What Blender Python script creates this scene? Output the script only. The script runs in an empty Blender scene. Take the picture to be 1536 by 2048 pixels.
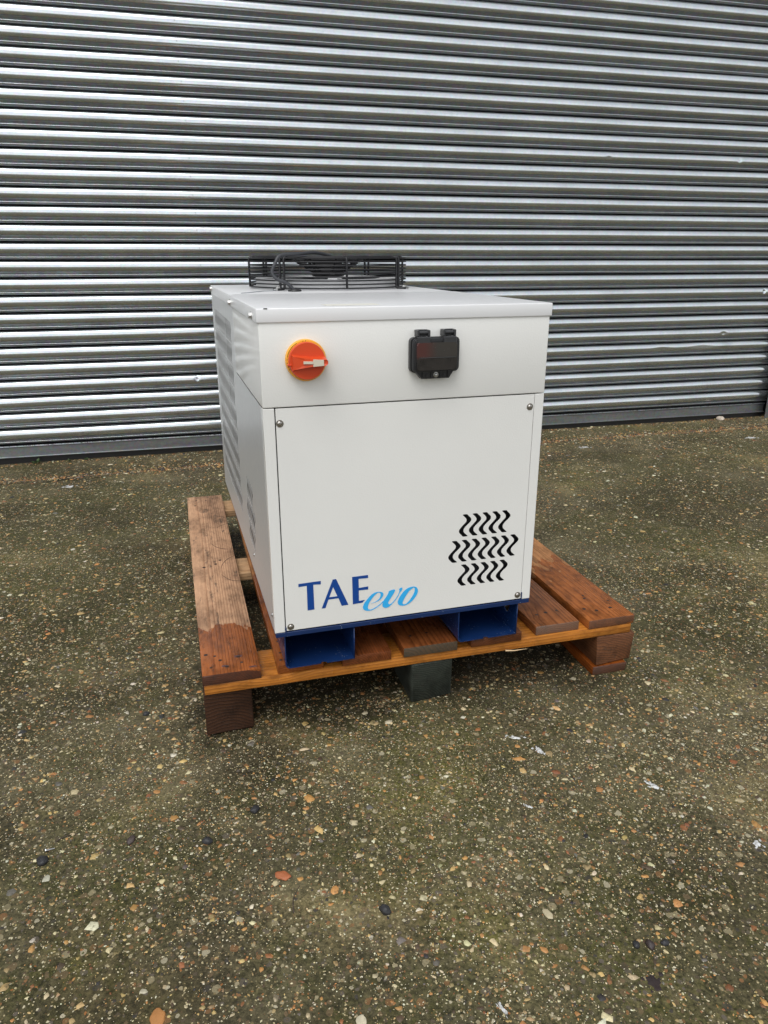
import bpy, bmesh, math, random
import numpy as np
from mathutils import Vector, Matrix, noise as mnoise

random.seed(7)
rng = np.random.default_rng(11)
sc = bpy.context.scene
COL = sc.collection
R = math.radians

# ---------------------------------------------------------------- camera
CAM_H = 0.94549
PITCH = 0.337709
F_PX = 1460.33
cam_d = bpy.data.cameras.new('camera')
cam_d.sensor_fit = 'VERTICAL'
cam_d.sensor_height = 24.0
cam_d.lens = F_PX / 2048 * 24.0
cam_d.clip_start = 0.05
cam_d.clip_end = 500
cam = bpy.data.objects.new('camera', cam_d)
COL.objects.link(cam)
cam.location = (0, 0, CAM_H)
cam.rotation_euler = (math.pi / 2 - PITCH, 0, 0)
sc.camera = cam

# ---------------------------------------------------------------- world and sun (overcast day)
SUN_EL, SUN_AZ = R(60), R(196)          # azimuth measured clockwise from +Y
w = bpy.data.worlds.new('World')
sc.world = w
w.use_nodes = True
nt = w.node_tree
nt.nodes.clear()
sky = nt.nodes.new('ShaderNodeTexSky')
sky.sky_type = 'NISHITA'
sky.sun_disc = False
sky.sun_elevation = SUN_EL
sky.sun_rotation = SUN_AZ
sky.air_density = 1.0
sky.dust_density = 1.5
sky.ozone_density = 1.0
hsv = nt.nodes.new('ShaderNodeHueSaturation')
hsv.inputs['Saturation'].default_value = 0.16
bg = nt.nodes.new('ShaderNodeBackground')
bg.inputs['Strength'].default_value = 0.15
wo = nt.nodes.new('ShaderNodeOutputWorld')
nt.links.new(sky.outputs[0], hsv.inputs['Color'])
nt.links.new(hsv.outputs[0], bg.inputs['Color'])
nt.links.new(bg.outputs[0], wo.inputs['Surface'])

sun_d = bpy.data.lights.new('sun', 'SUN')
sun_d.energy = 1.1
sun_d.angle = R(35)
sun_d.color = (1.0, 0.98, 0.95)
sun = bpy.data.objects.new('sun', sun_d)
COL.objects.link(sun)
sd = Vector((math.sin(SUN_AZ) * math.cos(SUN_EL), math.cos(SUN_AZ) * math.cos(SUN_EL), math.sin(SUN_EL)))
sun.rotation_euler = sd.to_track_quat('Z', 'Y').to_euler()
sun.location = sd * 20

sc.view_settings.view_transform = 'Standard'
sc.view_settings.look = 'None'
sc.view_settings.gamma = 1
sc.view_settings.use_curve_mapping = False
sc.view_settings.exposure = 0.42
sc.render.film_transparent = False
sc.cycles.max_bounces = 8
sc.cycles.use_denoising = True

# ---------------------------------------------------------------- helpers
def link(o, parent=None):
    COL.objects.link(o)
    if parent is not None:
        o.parent = parent
    return o

def empty(name, loc, rz=0.0):
    o = bpy.data.objects.new(name, None)
    o.location = loc
    o.rotation_euler = (0, 0, rz)
    o.empty_display_size = 0.1
    return link(o)

def tag(o, label=None, cat=None, group=None, kind=None):
    if label: o['label'] = label
    if cat: o['category'] = cat
    if group: o['group'] = group
    if kind: o['kind'] = kind
    return o

def new_bm():
    return bmesh.new()

def finish(bm, name, mat, parent=None, smooth=False, loc=None, angle=None):
    me = bpy.data.meshes.new(name)
    bmesh.ops.recalc_face_normals(bm, faces=bm.faces)
    bm.to_mesh(me)
    bm.free()
    if mat is not None:
        for m in (mat if isinstance(mat, (list, tuple)) else [mat]):
            me.materials.append(m)
    if smooth:
        me.polygons.foreach_set('use_smooth', [True] * len(me.polygons))
        if angle is not None:
            try:
                me.set_sharp_from_angle(angle=angle)
            except Exception:
                pass
    o = bpy.data.objects.new(name, me)
    if loc is not None:
        o.location = loc
    return link(o, parent)

def add_box(bm, x0, x1, y0, y1, z0, z1, bev=0.0, seg=1, mi=0):
    r = bmesh.ops.create_cube(bm, size=1.0)
    vs = r['verts']
    for v in vs:
        v.co = Vector((x0 + (v.co.x + .5) * (x1 - x0), y0 + (v.co.y + .5) * (y1 - y0), z0 + (v.co.z + .5) * (z1 - z0)))
    fs = list({f for v in vs for f in v.link_faces})
    for f in fs: f.material_index = mi
    if bev > 0:
        es = list({e for v in vs for e in v.link_edges})
        bmesh.ops.bevel(bm, geom=es, offset=bev, segments=seg, profile=0.5, affect='EDGES')

def box(name, mat, parent, x0, x1, y0, y1, z0, z1, bev=0.0, seg=1):
    bm = new_bm()
    add_box(bm, x0, x1, y0, y1, z0, z1, bev, seg)
    return finish(bm, name, mat, parent)

def add_cyl(bm, c, axis, r, h, n=24, r2=None, cap=True):
    """cylinder from c along axis, length h"""
    axis = Vector(axis).normalized()
    q = Vector((0, 0, 1)).rotation_difference(axis).to_matrix().to_4x4()
    m = Matrix.Translation(Vector(c) + axis * h / 2) @ q
    bmesh.ops.create_cone(bm, cap_ends=cap, segments=n, radius1=r, radius2=r if r2 is None else r2, depth=h, matrix=m)

def add_lathe(bm, prof, c, axis, n=32):
    """prof list of (radius, height) along axis from c"""
    axis = Vector(axis).normalized()
    q = Vector((0, 0, 1)).rotation_difference(axis).to_matrix()
    c = Vector(c)
    rings = []
    for r, h in prof:
        if r < 1e-6:
            rings.append([bm.verts.new(c + q @ Vector((0, 0, h)))])
        else:
            rings.append([bm.verts.new(c + q @ Vector((r * math.cos(2 * math.pi * i / n), r * math.sin(2 * math.pi * i / n), h))) for i in range(n)])
    for a, b in zip(rings, rings[1:]):
        for i in range(n):
            j = (i + 1) % n
            if len(a) == 1 and len(b) == 1: continue
            if len(a) == 1: bm.faces.new((a[0], b[i], b[j]))
            elif len(b) == 1: bm.faces.new((a[i], a[j], b[0]))
            else: bm.faces.new((a[i], a[j], b[j], b[i]))

def add_tube(bm, pts, r, n=8, closed=False, cap=True):
    pts = [Vector(p) for p in pts]
    N = len(pts)
    rings = []
    up = None
    for i, p in enumerate(pts):
        if closed:
            t = (pts[(i + 1) % N] - pts[i - 1]).normalized()
        else:
            t = (pts[min(i + 1, N - 1)] - pts[max(i - 1, 0)]).normalized()
        if up is None:
            up = Vector((0, 0, 1)) if abs(t.z) < .9 else Vector((1, 0, 0))
        a = t.cross(up)
        if a.length < 1e-5:
            a = t.cross(Vector((1, 0.3, 0)))
        a.normalize()
        b = a.cross(t).normalized()
        up = b
        rr = r[i] if isinstance(r, (list, tuple)) else r
        rings.append([bm.verts.new(p + a * rr * math.cos(2 * math.pi * k / n) + b * rr * math.sin(2 * math.pi * k / n)) for k in range(n)])
    M = N if closed else N - 1
    for i in range(M):
        A, B = rings[i], rings[(i + 1) % N]
        for k in range(n):
            l = (k + 1) % n
            bm.faces.new((A[k], A[l], B[l], B[k]))
    if not closed and cap:
        bm.faces.new(rings[0][::-1]); bm.faces.new(rings[-1])

def catmull(pts, sub=4, closed=True):
    out = []
    n = len(pts)
    for i in range(n if closed else n - 1):
        if closed:
            p0, p1, p2, p3 = pts[i - 1], pts[i], pts[(i + 1) % n], pts[(i + 2) % n]
        else:
            p0, p1, p2, p3 = pts[max(i - 1, 0)], pts[i], pts[i + 1], pts[min(i + 2, n - 1)]
        for k in range(sub):
            t = k / sub
            out.append(tuple(.5 * ((2 * b) + (-a + c) * t + (2 * a - 5 * b + 4 * c - d) * t * t + (-a + 3 * b - 3 * c + d) * t ** 3)
                             for a, b, c, d in zip(p0, p1, p2, p3)))
    if not closed: out.append(tuple(pts[-1]))
    return out

def plate(name, loops, thick, mat, parent, M, bevel=0.0):
    """flat sheet with holes: loops are 2D outlines (first outer, the rest holes or more islands); M maps (u, v, w) to local space"""
    cu = bpy.data.curves.new(name, 'CURVE')
    cu.dimensions = '2D'
    cu.fill_mode = 'BOTH'
    cu.extrude = thick / 2
    for lp in loops:
        sp = cu.splines.new('POLY')
        sp.points.add(len(lp) - 1)
        sp.points.foreach_set('co', [c for p in lp for c in (p[0], p[1], 0.0, 1.0)])
        sp.use_cyclic_u = True
    tmp = bpy.data.objects.new(name + '_tmp', cu)
    COL.objects.link(tmp)
    dg = bpy.context.evaluated_depsgraph_get()
    me = bpy.data.meshes.new_from_object(tmp.evaluated_get(dg))
    bpy.data.objects.remove(tmp)
    bpy.data.curves.remove(cu)
    me.name = name
    me.transform(M)
    me.materials.clear()
    me.materials.append(mat)
    o = bpy.data.objects.new(name, me)
    return link(o, parent)

def dup(o, parent, loc=None, rot=None):
    c = o.copy()
    COL.objects.link(c)
    c.parent = parent
    if loc is not None: c.location = loc
    if rot is not None: c.rotation_euler = rot
    for ch in list(o.children):
        dup(ch, c)
    return c

# ---------------------------------------------------------------- material helpers
class NT:
    def __init__(self, name):
        self.m = bpy.data.materials.new(name)
        self.m.use_nodes = True
        self.t = self.m.node_tree
        self.b = self.t.nodes['Principled BSDF']
        self._tc = None
    def n(self, typ, **kw):
        nd = self.t.nodes.new(typ)
        for k, v in kw.items(): setattr(nd, k, v)
        return nd
    def l(self, a, b): self.t.links.new(a, b)
    def tc(self, which='Object'):
        if self._tc is None: self._tc = self.n('ShaderNodeTexCoord')
        return self._tc.outputs[which]
    def mapping(self, src, scale=(1, 1, 1), loc=(0, 0, 0), rot=(0, 0, 0)):
        mp = self.n('ShaderNodeMapping')
        mp.inputs['Scale'].default_value = scale
        mp.inputs['Location'].default_value = loc
        mp.inputs['Rotation'].default_value = rot
        self.l(src, mp.inputs['Vector'])
        return mp.outputs[0]
    def noise(self, vec, scale, detail=3, rough=.5, dist=0.0, out=0):
        x = self.n('ShaderNodeTexNoise')
        x.inputs['Scale'].default_value = scale
        x.inputs['Detail'].default_value = detail
        x.inputs['Roughness'].default_value = rough
        x.inputs['Distortion'].default_value = dist
        if vec is not None: self.l(vec, x.inputs['Vector'])
        return x.outputs[out]
    def vor(self, vec, scale, feature='F1', rand=1.0):
        x = self.n('ShaderNodeTexVoronoi', feature=feature)
        x.inputs['Scale'].default_value = scale
        if 'Randomness' in x.inputs: x.inputs['Randomness'].default_value = rand
        self.l(vec, x.inputs['Vector'])
        return x
    def ramp(self, fac, stops, interp='LINEAR'):
        x = self.n('ShaderNodeValToRGB')
        x.color_ramp.interpolation = interp
        els = x.color_ramp.elements
        while len(els) < len(stops): els.new(0.5)
        for e, (p, c) in zip(els, stops):
            e.position = p
            e.color = (c, c, c, 1) if isinstance(c, (int, float)) else (*c, 1)
        self.l(fac, x.inputs[0])
        return x.outputs[0]
    def math(self, op, a, b=None, clamp=False):
        x = self.n('ShaderNodeMath', operation=op)
        x.use_clamp = clamp
        for i, v in enumerate((a, b)):
            if v is None: continue
            if isinstance(v, (int, float)): x.inputs[i].default_value = v
            else: self.l(v, x.inputs[i])
        return x.outputs[0]
    def mix(self, fac, a, b, mode='MIX'):
        x = self.n('ShaderNodeMix', data_type='RGBA', blend_type=mode)
        for i, v in ((0, fac), (6, a), (7, b)):
            if isinstance(v, (int, float)): x.inputs[i].default_value = v if i == 0 else (v, v, v, 1)
            elif isinstance(v, tuple): x.inputs[i].default_value = (*v, 1)
            else: self.l(v, x.inputs[i])
        return x.outputs[2]
    def bump(self, h, strength=.3, dist=.001, prev=None):
        x = self.n('ShaderNodeBump')
        x.inputs['Strength'].default_value = strength
        x.inputs['Distance'].default_value = dist
        self.l(h, x.inputs['Height'])
        if prev is not None: self.l(prev, x.inputs['Normal'])
        self.l(x.outputs[0], self.b.inputs['Normal'])
        return x.outputs[0]
    def sep(self, v):
        x = self.n('ShaderNodeSeparateXYZ'); self.l(v, x.inputs[0]); return x.outputs
    def set(self, **kw):
        for k, v in kw.items():
            k = k.replace('_', ' ')
            inp = self.b.inputs[k]
            if hasattr(v, 'type') or hasattr(v, 'is_linked'): self.l(v, inp)
            elif isinstance(v, tuple): inp.default_value = (*v, 1)
            else: inp.default_value = v
        return self

def plain(name, col, rough=.5, metal=0.0, spec=.5, var=.0, bump=0.0, bscale=300):
    m = NT(name)
    m.set(Roughness=rough, Metallic=metal)
    m.b.inputs['Specular IOR Level'].default_value = spec
    if var > 0:
        n = m.noise(m.tc(), 14, 5, .6)
        f = m.ramp(n, [(.3, tuple(c * (1 - var) for c in col)), (.7, tuple(min(1, c * (1 + var)) for c in col))])
        m.set(Base_Color=f)
        m.set(Roughness=m.ramp(m.noise(m.tc(), 40, 4), [(.3, rough * .8), (.7, min(1, rough * 1.2))]))
    else:
        m.set(Base_Color=col)
    if bump > 0:
        m.bump(m.noise(m.tc(), bscale, 3), bump, .0008)
    return m.m

# white textured powder coat of the cabinet
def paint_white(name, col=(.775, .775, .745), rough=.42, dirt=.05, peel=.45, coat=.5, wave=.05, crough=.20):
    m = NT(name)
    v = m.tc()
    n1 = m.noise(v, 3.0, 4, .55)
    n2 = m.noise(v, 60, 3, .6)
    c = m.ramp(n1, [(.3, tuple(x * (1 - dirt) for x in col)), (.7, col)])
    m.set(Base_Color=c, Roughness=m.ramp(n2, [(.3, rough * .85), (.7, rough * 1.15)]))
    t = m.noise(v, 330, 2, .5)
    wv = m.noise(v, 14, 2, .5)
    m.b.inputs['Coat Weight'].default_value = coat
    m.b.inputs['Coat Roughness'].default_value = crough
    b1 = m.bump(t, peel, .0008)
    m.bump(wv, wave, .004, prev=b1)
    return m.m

M_white = paint_white('white_textured_paint')
M_side = paint_white('white_paint_shaded_side', (.52, .53, .53), .42, peel=.04, coat=.6, wave=.004, crough=.33)  # same white paint greyed, its glancing reflections painted into the colour
M_lid = paint_white('white_lid_paint', (.76, .765, .77), .34, peel=.08, coat=.4, wave=.008, crough=.28)
def blue_paint():
    m = NT('blue_frame_paint')
    v = m.tc()
    c = m.ramp(m.noise(v, 11, 4), [(.3, (.005, .020, .080)), (.7, (.008, .029, .110))])
    dr = m.ramp(m.vor(v, 150).outputs['Distance'], [(.0, 1.0), (.10, 1.0), (.15, 0.0)])
    dr = m.math('MULTIPLY', dr, m.ramp(m.noise(v, 23, 3), [(.52, 0.0), (.58, 1.0)]))
    sc_ = m.ramp(m.noise(m.mapping(v, (60, 6, 60)), 1.0, 4, .7), [(.64, 0.0), (.72, .25)])
    c = m.mix(m.math('MULTIPLY', dr, .55), c, (.35, .42, .50))
    c = m.mix(sc_, c, (.20, .24, .30))
    m.set(Base_Color=c, Roughness=.24)
    m.bump(dr, .5, .0006)
    return m.m
M_blue = blue_paint()
M_dark_in = plain('dark_interior', (.012, .013, .016), .8)
M_black_wire = plain('black_coated_wire', (.007, .007, .009), .5)
M_black_pl = plain('black_plastic', (.014, .014, .015), .42, bump=.1)
M_grey_pl = plain('dark_grey_plastic', (.030, .031, .033), .40)
M_cable = plain('grey_cable_rubber', (.035, .037, .043), .45)
M_orange = plain('orange_red_plastic', (.62, .062, .012), .38)
M_yellow = plain('yellow_plastic', (.85, .40, .03), .4)
M_steel = plain('screw_steel', (.42, .40, .37), .3, metal=1.0)
M_steel_b = plain('bright_steel', (.50, .50, .49), .30, metal=1.0)
M_label = plain('pale_insert', (.60, .55, .44), .35)
M_print_blue = plain('dark_blue_print', (.004, .055, .27), .35)
M_print_cyan = plain('light_blue_print', (.035, .42, .84), .35)
M_alu = plain('aluminium_fins', (.05, .05, .05), .55, metal=.3)

# ---- galvanised steel of the shutter
def galv(name, col, rough, spangle=.08, metal=.92):
    m = NT(name)
    g = m.n('ShaderNodeNewGeometry').outputs['Position']
    oi = m.n('ShaderNodeObjectInfo').outputs['Random']
    off = m.n('ShaderNodeCombineXYZ'); m.l(m.math('MULTIPLY', oi, 37.0), off.inputs[0]); m.l(m.math('MULTIPLY', oi, 11.0), off.inputs[2])
    add = m.n('ShaderNodeVectorMath', operation='ADD'); m.l(g, add.inputs[0]); m.l(off.outputs[0], add.inputs[1])
    p = add.outputs[0]
    streak = m.noise(m.mapping(p, (.8, .8, 9)), 4, 4, .6)
    cells = m.vor(p, 90).outputs['Color']
    blot = m.noise(p, 5, 5, .65)
    f = m.ramp(streak, [(.25, tuple(c * (1 - spangle) for c in col)), (.75, tuple(min(1, c * (1 + spangle)) for c in col))])
    f = m.mix(.07, f, cells)
    grime = m.ramp(blot, [(.35, 1.0), (.8, .78)])
    f = m.mix(1.0, f, grime, 'MULTIPLY')
    fine = m.ramp(m.noise(m.mapping(p, (25, 25, 300)), 6, 3, .7), [(.66, 0.0), (.74, .5)])
    f = m.mix(fine, f, (.30, .30, .29))
    m.set(Base_Color=f, Metallic=metal, Roughness=m.ramp(blot, [(.3, rough * .85), (.75, rough * 1.35)]))
    wob = m.noise(m.mapping(p, (3, 3, 9)), 3, 3, .5)
    b1 = m.bump(wob, .10, .0010)
    m.bump(m.noise(m.mapping(p, (30, 30, 120)), 5, 2), .05, .0003, prev=b1)
    return m.m

M_galv = galv('galvanised_slat', (.70, .745, .77), .17)
M_galv_dull = galv('dull_joint_zinc_shade', (.195, .208, .215), .38, .15, metal=.45)  # dull joint metal, with the shade under each curve painted into the colour
M_galv_bar = galv('galvanised_bottom_bar', (.26, .275, .285), .42, .2)
M_galv_guide = galv('galvanised_guide', (.20, .21, .215), .5, .2)

# ---------------------------------------------------------------- reference frames
WYAW, WD = 0.258902, 3.88736          # shutter plane
CYAW, CX, CY = 0.291252, -0.219612, 1.291785
PYAW, PX, PY = 0.273367, -0.367729, 1.278914
ws, wc = math.sin(WYAW), math.cos(WYAW)

def wall_pt(s, t, z=0.0):
    return Vector((s * wc - t * ws, WD + s * ws + t * wc, z))

# ---------------------------------------------------------------- ground
def hgt(x, y):
    """gentle unevenness of the concrete (numpy arrays)"""
    return (0.0016 * np.sin(x * 3.1 + 1.3 * y) + 0.0013 * np.sin(5.3 * y - 2.2 * x + 1.0)
            + 0.0009 * np.sin(9.7 * x + 4.1 * y + 2.0) + 0.0005 * np.sin(19 * x - 14 * y) + 0.0004 * np.sin(31 * y + 23 * x)) - 0.0025

JT = lambda s: -0.285 + 0.018 * s + 0.006 * np.sin(s * 5.1) + 0.004 * np.sin(s * 13.0 + 1)

def axis_vals(fine0, fine1, step, far):
    v = list(np.arange(fine0, fine1 + 1e-6, step))
    k, d = fine0, step
    lo = []
    while k > -far:
        d *= 1.5; k -= d; lo.append(k)
    hi = []
    k, d = fine1, step
    while k < far:
        d *= 1.5; k += d; hi.append(k)
    return np.array(lo[::-1] + v + hi)

S = axis_vals(-2.6, 3.0, 0.02, 200)
T0 = axis_vals(-3.4, -0.36, 0.02, 200)
T0 = T0[T0 < -0.345]
Jo = np.array([-.05, -.03, -.018, -.013, -.009, 0, .009, .013, .018, .03, .05])
T1 = np.concatenate([np.arange(-0.2, 0.12, 0.02), np.array([.2, .4, 1, 3, 10, 30, 100, 200])])
nS, nT0, nJ, nT1 = len(S), len(T0), len(Jo), len(T1)
Tg = np.zeros((nT0 + nJ + nT1, nS))
Tg[:nT0] = T0[:, None]
jt = JT(np.clip(S, -3, 3))
Tg[nT0:nT0 + nJ] = jt[None, :] + Jo[:, None]
Tg[nT0 + nJ:] = T1[:, None]
Sg = np.repeat(S[None, :], Tg.shape[0], 0)
X = Sg * wc - Tg * ws
Y = WD + Sg * ws + Tg * wc
near = (np.abs(Sg) < 8) & (np.abs(Tg) < 8)
Z = np.where(near, hgt(X, Y), -0.0025)
groove = np.zeros_like(Z)
for i, o in enumerate(Jo):
    groove[nT0 + i] = -0.003 if abs(o) < .0095 else (-0.0012 if abs(o) < .014 else 0)
Z = Z + groove
nr = Tg.shape[0]
verts = np.stack([X, Y, Z], -1).reshape(-1, 3)
ii, jj = np.meshgrid(np.arange(nr - 1), np.arange(nS - 1), indexing='ij')
a = (ii * nS + jj).ravel()
faces = np.stack([a, a + 1, a + nS + 1, a + nS], -1)
gm = bpy.data.meshes.new('ground')
gm.vertices.add(len(verts)); gm.vertices.foreach_set('co', verts.ravel())
gm.loops.add(faces.size); gm.loops.foreach_set('vertex_index', faces.ravel().astype(np.int32))
gm.polygons.add(len(faces)); gm.polygons.foreach_set('loop_start', np.arange(0, faces.size, 4, dtype=np.int32))
gm.update(calc_edges=True)
gm.polygons.foreach_set('use_smooth', np.ones(len(faces), bool))

def damp_shade_mask(m, p):
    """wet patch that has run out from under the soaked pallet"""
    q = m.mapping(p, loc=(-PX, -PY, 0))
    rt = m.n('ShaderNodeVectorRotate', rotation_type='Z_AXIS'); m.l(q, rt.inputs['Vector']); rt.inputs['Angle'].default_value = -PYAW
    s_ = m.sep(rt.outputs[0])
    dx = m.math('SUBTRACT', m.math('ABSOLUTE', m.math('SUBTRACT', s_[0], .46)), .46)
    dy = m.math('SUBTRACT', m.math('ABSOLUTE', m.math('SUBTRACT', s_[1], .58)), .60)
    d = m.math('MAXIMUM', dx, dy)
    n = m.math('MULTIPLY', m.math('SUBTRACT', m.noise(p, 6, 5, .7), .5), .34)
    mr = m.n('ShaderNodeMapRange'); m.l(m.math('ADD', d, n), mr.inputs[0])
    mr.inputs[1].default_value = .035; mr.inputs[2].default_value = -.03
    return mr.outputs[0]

def ground_mat():
    m = NT('exposed_aggregate_concrete')
    p = m.n('ShaderNodeNewGeometry').outputs['Position']
    big = m.noise(p, 1.3, 5, .6)
    mid = m.noise(p, 5.5, 5, .65)
    fine = m.noise(p, 160, 4, .7)
    c = m.ramp(mid, [(.30, (.028, .025, .010)), (.5, (.090, .080, .040)), (.70, (.200, .176, .100))])
    c = m.mix(.55, c, m.ramp(fine, [(.38, (.009, .008, .003)), (.64, (.180, .152, .084))]))
    # moss
    mossn = m.math('ADD', m.math('MULTIPLY', big, .65), m.math('MULTIPLY', m.noise(p, 7, 6, .7), .35))
    moss = m.ramp(mossn, [(.44, 0.0), (.55, .85)])
    moss = m.math('MULTIPLY', moss, m.ramp(m.noise(p, 55, 4, .7), [(.35, .15), (.6, 1.0)]))
    c = m.mix(moss, c, m.ramp(fine, [(.35, (.014, .016, .003)), (.65, (.084, .084, .018))]))
    # dark damp blotches
    damp = m.ramp(m.noise(m.mapping(p, loc=(3, 1, 0)), 1.7, 5, .65), [(.46, 0.0), (.60, .75)])
    c = m.mix(damp, c, m.mix(1.0, c, (.45, .42, .38), 'MULTIPLY'))
    c = m.mix(damp_shade_mask(m, p), c, m.mix(1.0, c, (.36, .34, .30), 'MULTIPLY'))  # damp plus the pallet's shade, both darkened into the ground colour
    pale = m.ramp(m.noise(m.mapping(p, loc=(9, 4, 0)), 2.6, 6, .7), [(.52, 0.0), (.66, .6)])
    c = m.mix(pale, c, m.mix(1.0, c, (2.3, 2.15, 1.9), 'MULTIPLY'))
    # stones of three sizes bedded in the surface
    wp = m.n('ShaderNodeVectorMath', operation='ADD')
    wn = m.n('ShaderNodeTexNoise'); wn.inputs['Scale'].default_value = 120; wn.inputs['Detail'].default_value = 2
    m.l(p, wn.inputs['Vector'])
    wsn = m.n('ShaderNodeVectorMath', operation='SCALE'); m.l(wn.outputs['Color'], wsn.inputs[0]); wsn.inputs['Scale'].default_value = .006
    m.l(p, wp.inputs[0]); m.l(wsn.outputs[0], wp.inputs[1])
    pv = m.mapping(wp.outputs[0], (1, 1, .3))
    hsum = None
    for sc_, thr, amt in ((75, .60, .6), (150, .68, .85), (290, .74, .85)):
        v = m.vor(pv, sc_)
        rgb = m.n('ShaderNodeSeparateColor'); m.l(v.outputs['Color'], rgb.inputs[0])
        pick = m.ramp(rgb.outputs[0], [(thr, 0.0), (thr + .02, 1.0)])
        size = m.math('ADD', .22, m.math('MULTIPLY', rgb.outputs[2], .28))
        inside = m.math('LESS_THAN', v.outputs['Distance'], size)
        mask = m.math('MULTIPLY', m.math('MULTIPLY', pick, inside), amt)
        if sc_ > 200:
            pal = [(0, (.22, .17, .08)), (.30, (.50, .42, .24)), (.55, (.10, .07, .035)), (.75, (.60, .54, .36)), (.93, (.32, .13, .04))]
        else:
            pal = [(0, (.09, .07, .045)), (.25, (.16, .11, .06)), (.42, (.24, .12, .05)), (.55, (.12, .10, .08)), (.68, (.33, .28, .17)), (.85, (.05, .045, .04)), (.93, (.48, .43, .30))]
        col = m.ramp(rgb.outputs[1], pal, 'CONSTANT')
        c = m.mix(mask, c, col)
        hsum = mask if hsum is None else m.math('ADD', hsum, mask)
    m.set(Base_Color=c)
    m.set(Roughness=m.ramp(mid, [(.3, .62), (.7, .85)]))
    m.b.inputs['Specular IOR Level'].default_value = .25
    b1 = m.bump(m.noise(p, 260, 5, .75), .9, .0016)
    b2 = m.bump(hsum, .5, .0007, prev=b1)
    m.bump(m.noise(p, 35, 4, .6), .5, .004, prev=b2)
    return m.m

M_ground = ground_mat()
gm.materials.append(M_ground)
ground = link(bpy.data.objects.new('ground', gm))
tag(ground, 'worn exposed aggregate concrete yard with moss and small stones', kind='structure')

# ---- bedded pebbles as real geometry
def pebble_mesh(name, P, size, hfac, cols, mat, nring=7):
    """P (n,3) positions, size (n,) radii, low domed irregular pebbles in one mesh"""
    n = len(P)
    ang = (np.arange(nring) / nring * 2 * np.pi)[None, :] + rng.uniform(0, 6.28, (n, 1)) + rng.normal(0, .26, (n, nring))
    asp = rng.uniform(.42, 1.0, (n, 1))
    rot = rng.uniform(0, np.pi, (n, 1))
    rad = size[:, None] * rng.uniform(.62, 1.22, (n, nring))
    lx = rad * np.cos(ang); ly = rad * np.sin(ang) * asp
    ox = lx * np.cos(rot) - ly * np.sin(rot); oy = lx * np.sin(rot) + ly * np.cos(rot)
    h = (size * hfac)[:, None]
    v = np.zeros((n, 2 * nring + 1, 3))
    v[:, :nring, 0] = P[:, None, 0] + ox; v[:, :nring, 1] = P[:, None, 1] + oy; v[:, :nring, 2] = P[:, None, 2] - .0006
    v[:, nring:2 * nring, 0] = P[:, None, 0] + ox * .68; v[:, nring:2 * nring, 1] = P[:, None, 1] + oy * .68
    v[:, nring:2 * nring, 2] = P[:, None, 2] + h * rng.uniform(.6, 1.0, (n, nring))
    v[:, 2 * nring] = P + np.stack([np.zeros(n), np.zeros(n), h[:, 0]], -1)
    k = np.arange(nring); kn = (k + 1) % nring
    tris = np.concatenate([
        np.stack([k, kn, kn + nring], -1), np.stack([k, kn + nring, k + nring], -1),
        np.stack([k + nring, kn + nring, np.full(nring, 2 * nring)], -1)])
    base = (np.arange(n) * (2 * nring + 1))[:, None, None]
    F = (tris[None] + base).reshape(-1, 3)
    me = bpy.data.meshes.new(name)
    V = v.reshape(-1, 3)
    me.vertices.add(len(V)); me.vertices.foreach_set('co', V.ravel())
    me.loops.add(F.size); me.loops.foreach_set('vertex_index', F.ravel().astype(np.int32))
    me.polygons.add(len(F)); me.polygons.foreach_set('loop_start', np.arange(0, F.size, 3, dtype=np.int32))
    me.update(calc_edges=True)
    me.polygons.foreach_set('use_smooth', np.ones(len(F), bool))
    at = me.color_attributes.new('stone', 'FLOAT_COLOR', 'POINT')
    cc = np.ones((n, 2 * nring + 1, 4)); cc[:, :, :3] = cols[:, None, :]
    at.data.foreach_set('color', cc.ravel())
    me.materials.append(mat)
    return link(bpy.data.objects.new(name, me))

def pebble_mat():
    m = NT('pebble_stone')
    a = m.n('ShaderNodeVertexColor'); a.layer_name = 'stone'
    p = m.n('ShaderNodeNewGeometry').outputs['Position']
    n = m.ramp(m.noise(p, 190, 4, .7), [(.3, .62), (.6, 1.0), (.75, 1.15)])
    c = m.mix(1.0, a.outputs[0], n, 'MULTIPLY')
    g = m.ramp(m.noise(p, 75, 5, .7), [(.54, 0.0), (.64, .7)])
    c = m.mix(g, c, (.060, .052, .030))
    c = m.mix(damp_shade_mask(m, p), c, m.mix(1.0, c, (.55, .52, .48), 'MULTIPLY'))
    m.set(Base_Color=c, Roughness=.5)
    m.b.inputs['Specular IOR Level'].default_value = .35
    m.bump(m.noise(p, 500, 3), .3, .0005)
    return m.m
M_pebble = pebble_mat()

PAL = np.array([(.64, .55, .33), (.70, .65, .48), (.52, .27, .090), (.30, .125, .050), (.40, .29, .14),
                (.17, .155, .13), (.035, .034, .035), (.11, .075, .045), (.60, .42, .17)])
def pick_cols(n, wts, size=None):
    wts = np.array(wts, float); wts /= wts.sum()
    c = PAL[rng.choice(len(PAL), n, p=wts)].copy()
    return np.clip(c * rng.uniform(.65, 1.1, (n, 1)) * rng.uniform(.93, 1.07, (n, 3)), .01, .72)

def scatter(n, y0, y1, margin=.25):
    """uniform over the ground between two distances, about as wide as the yard in view"""
    out = []
    while sum(len(o) for o in out) < n:
        y = rng.uniform(y0, y1, n * 2)
        x = rng.uniform(-1, 1, n * 2) * (y1 * .62 + margin)
        ok = np.abs(x) < y * .62 + margin
        t = -x * ws + (y - WD) * wc
        ok &= t < -.02
        out.append(np.stack([x, y], -1)[ok])
    return np.concatenate(out)[:n]

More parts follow.
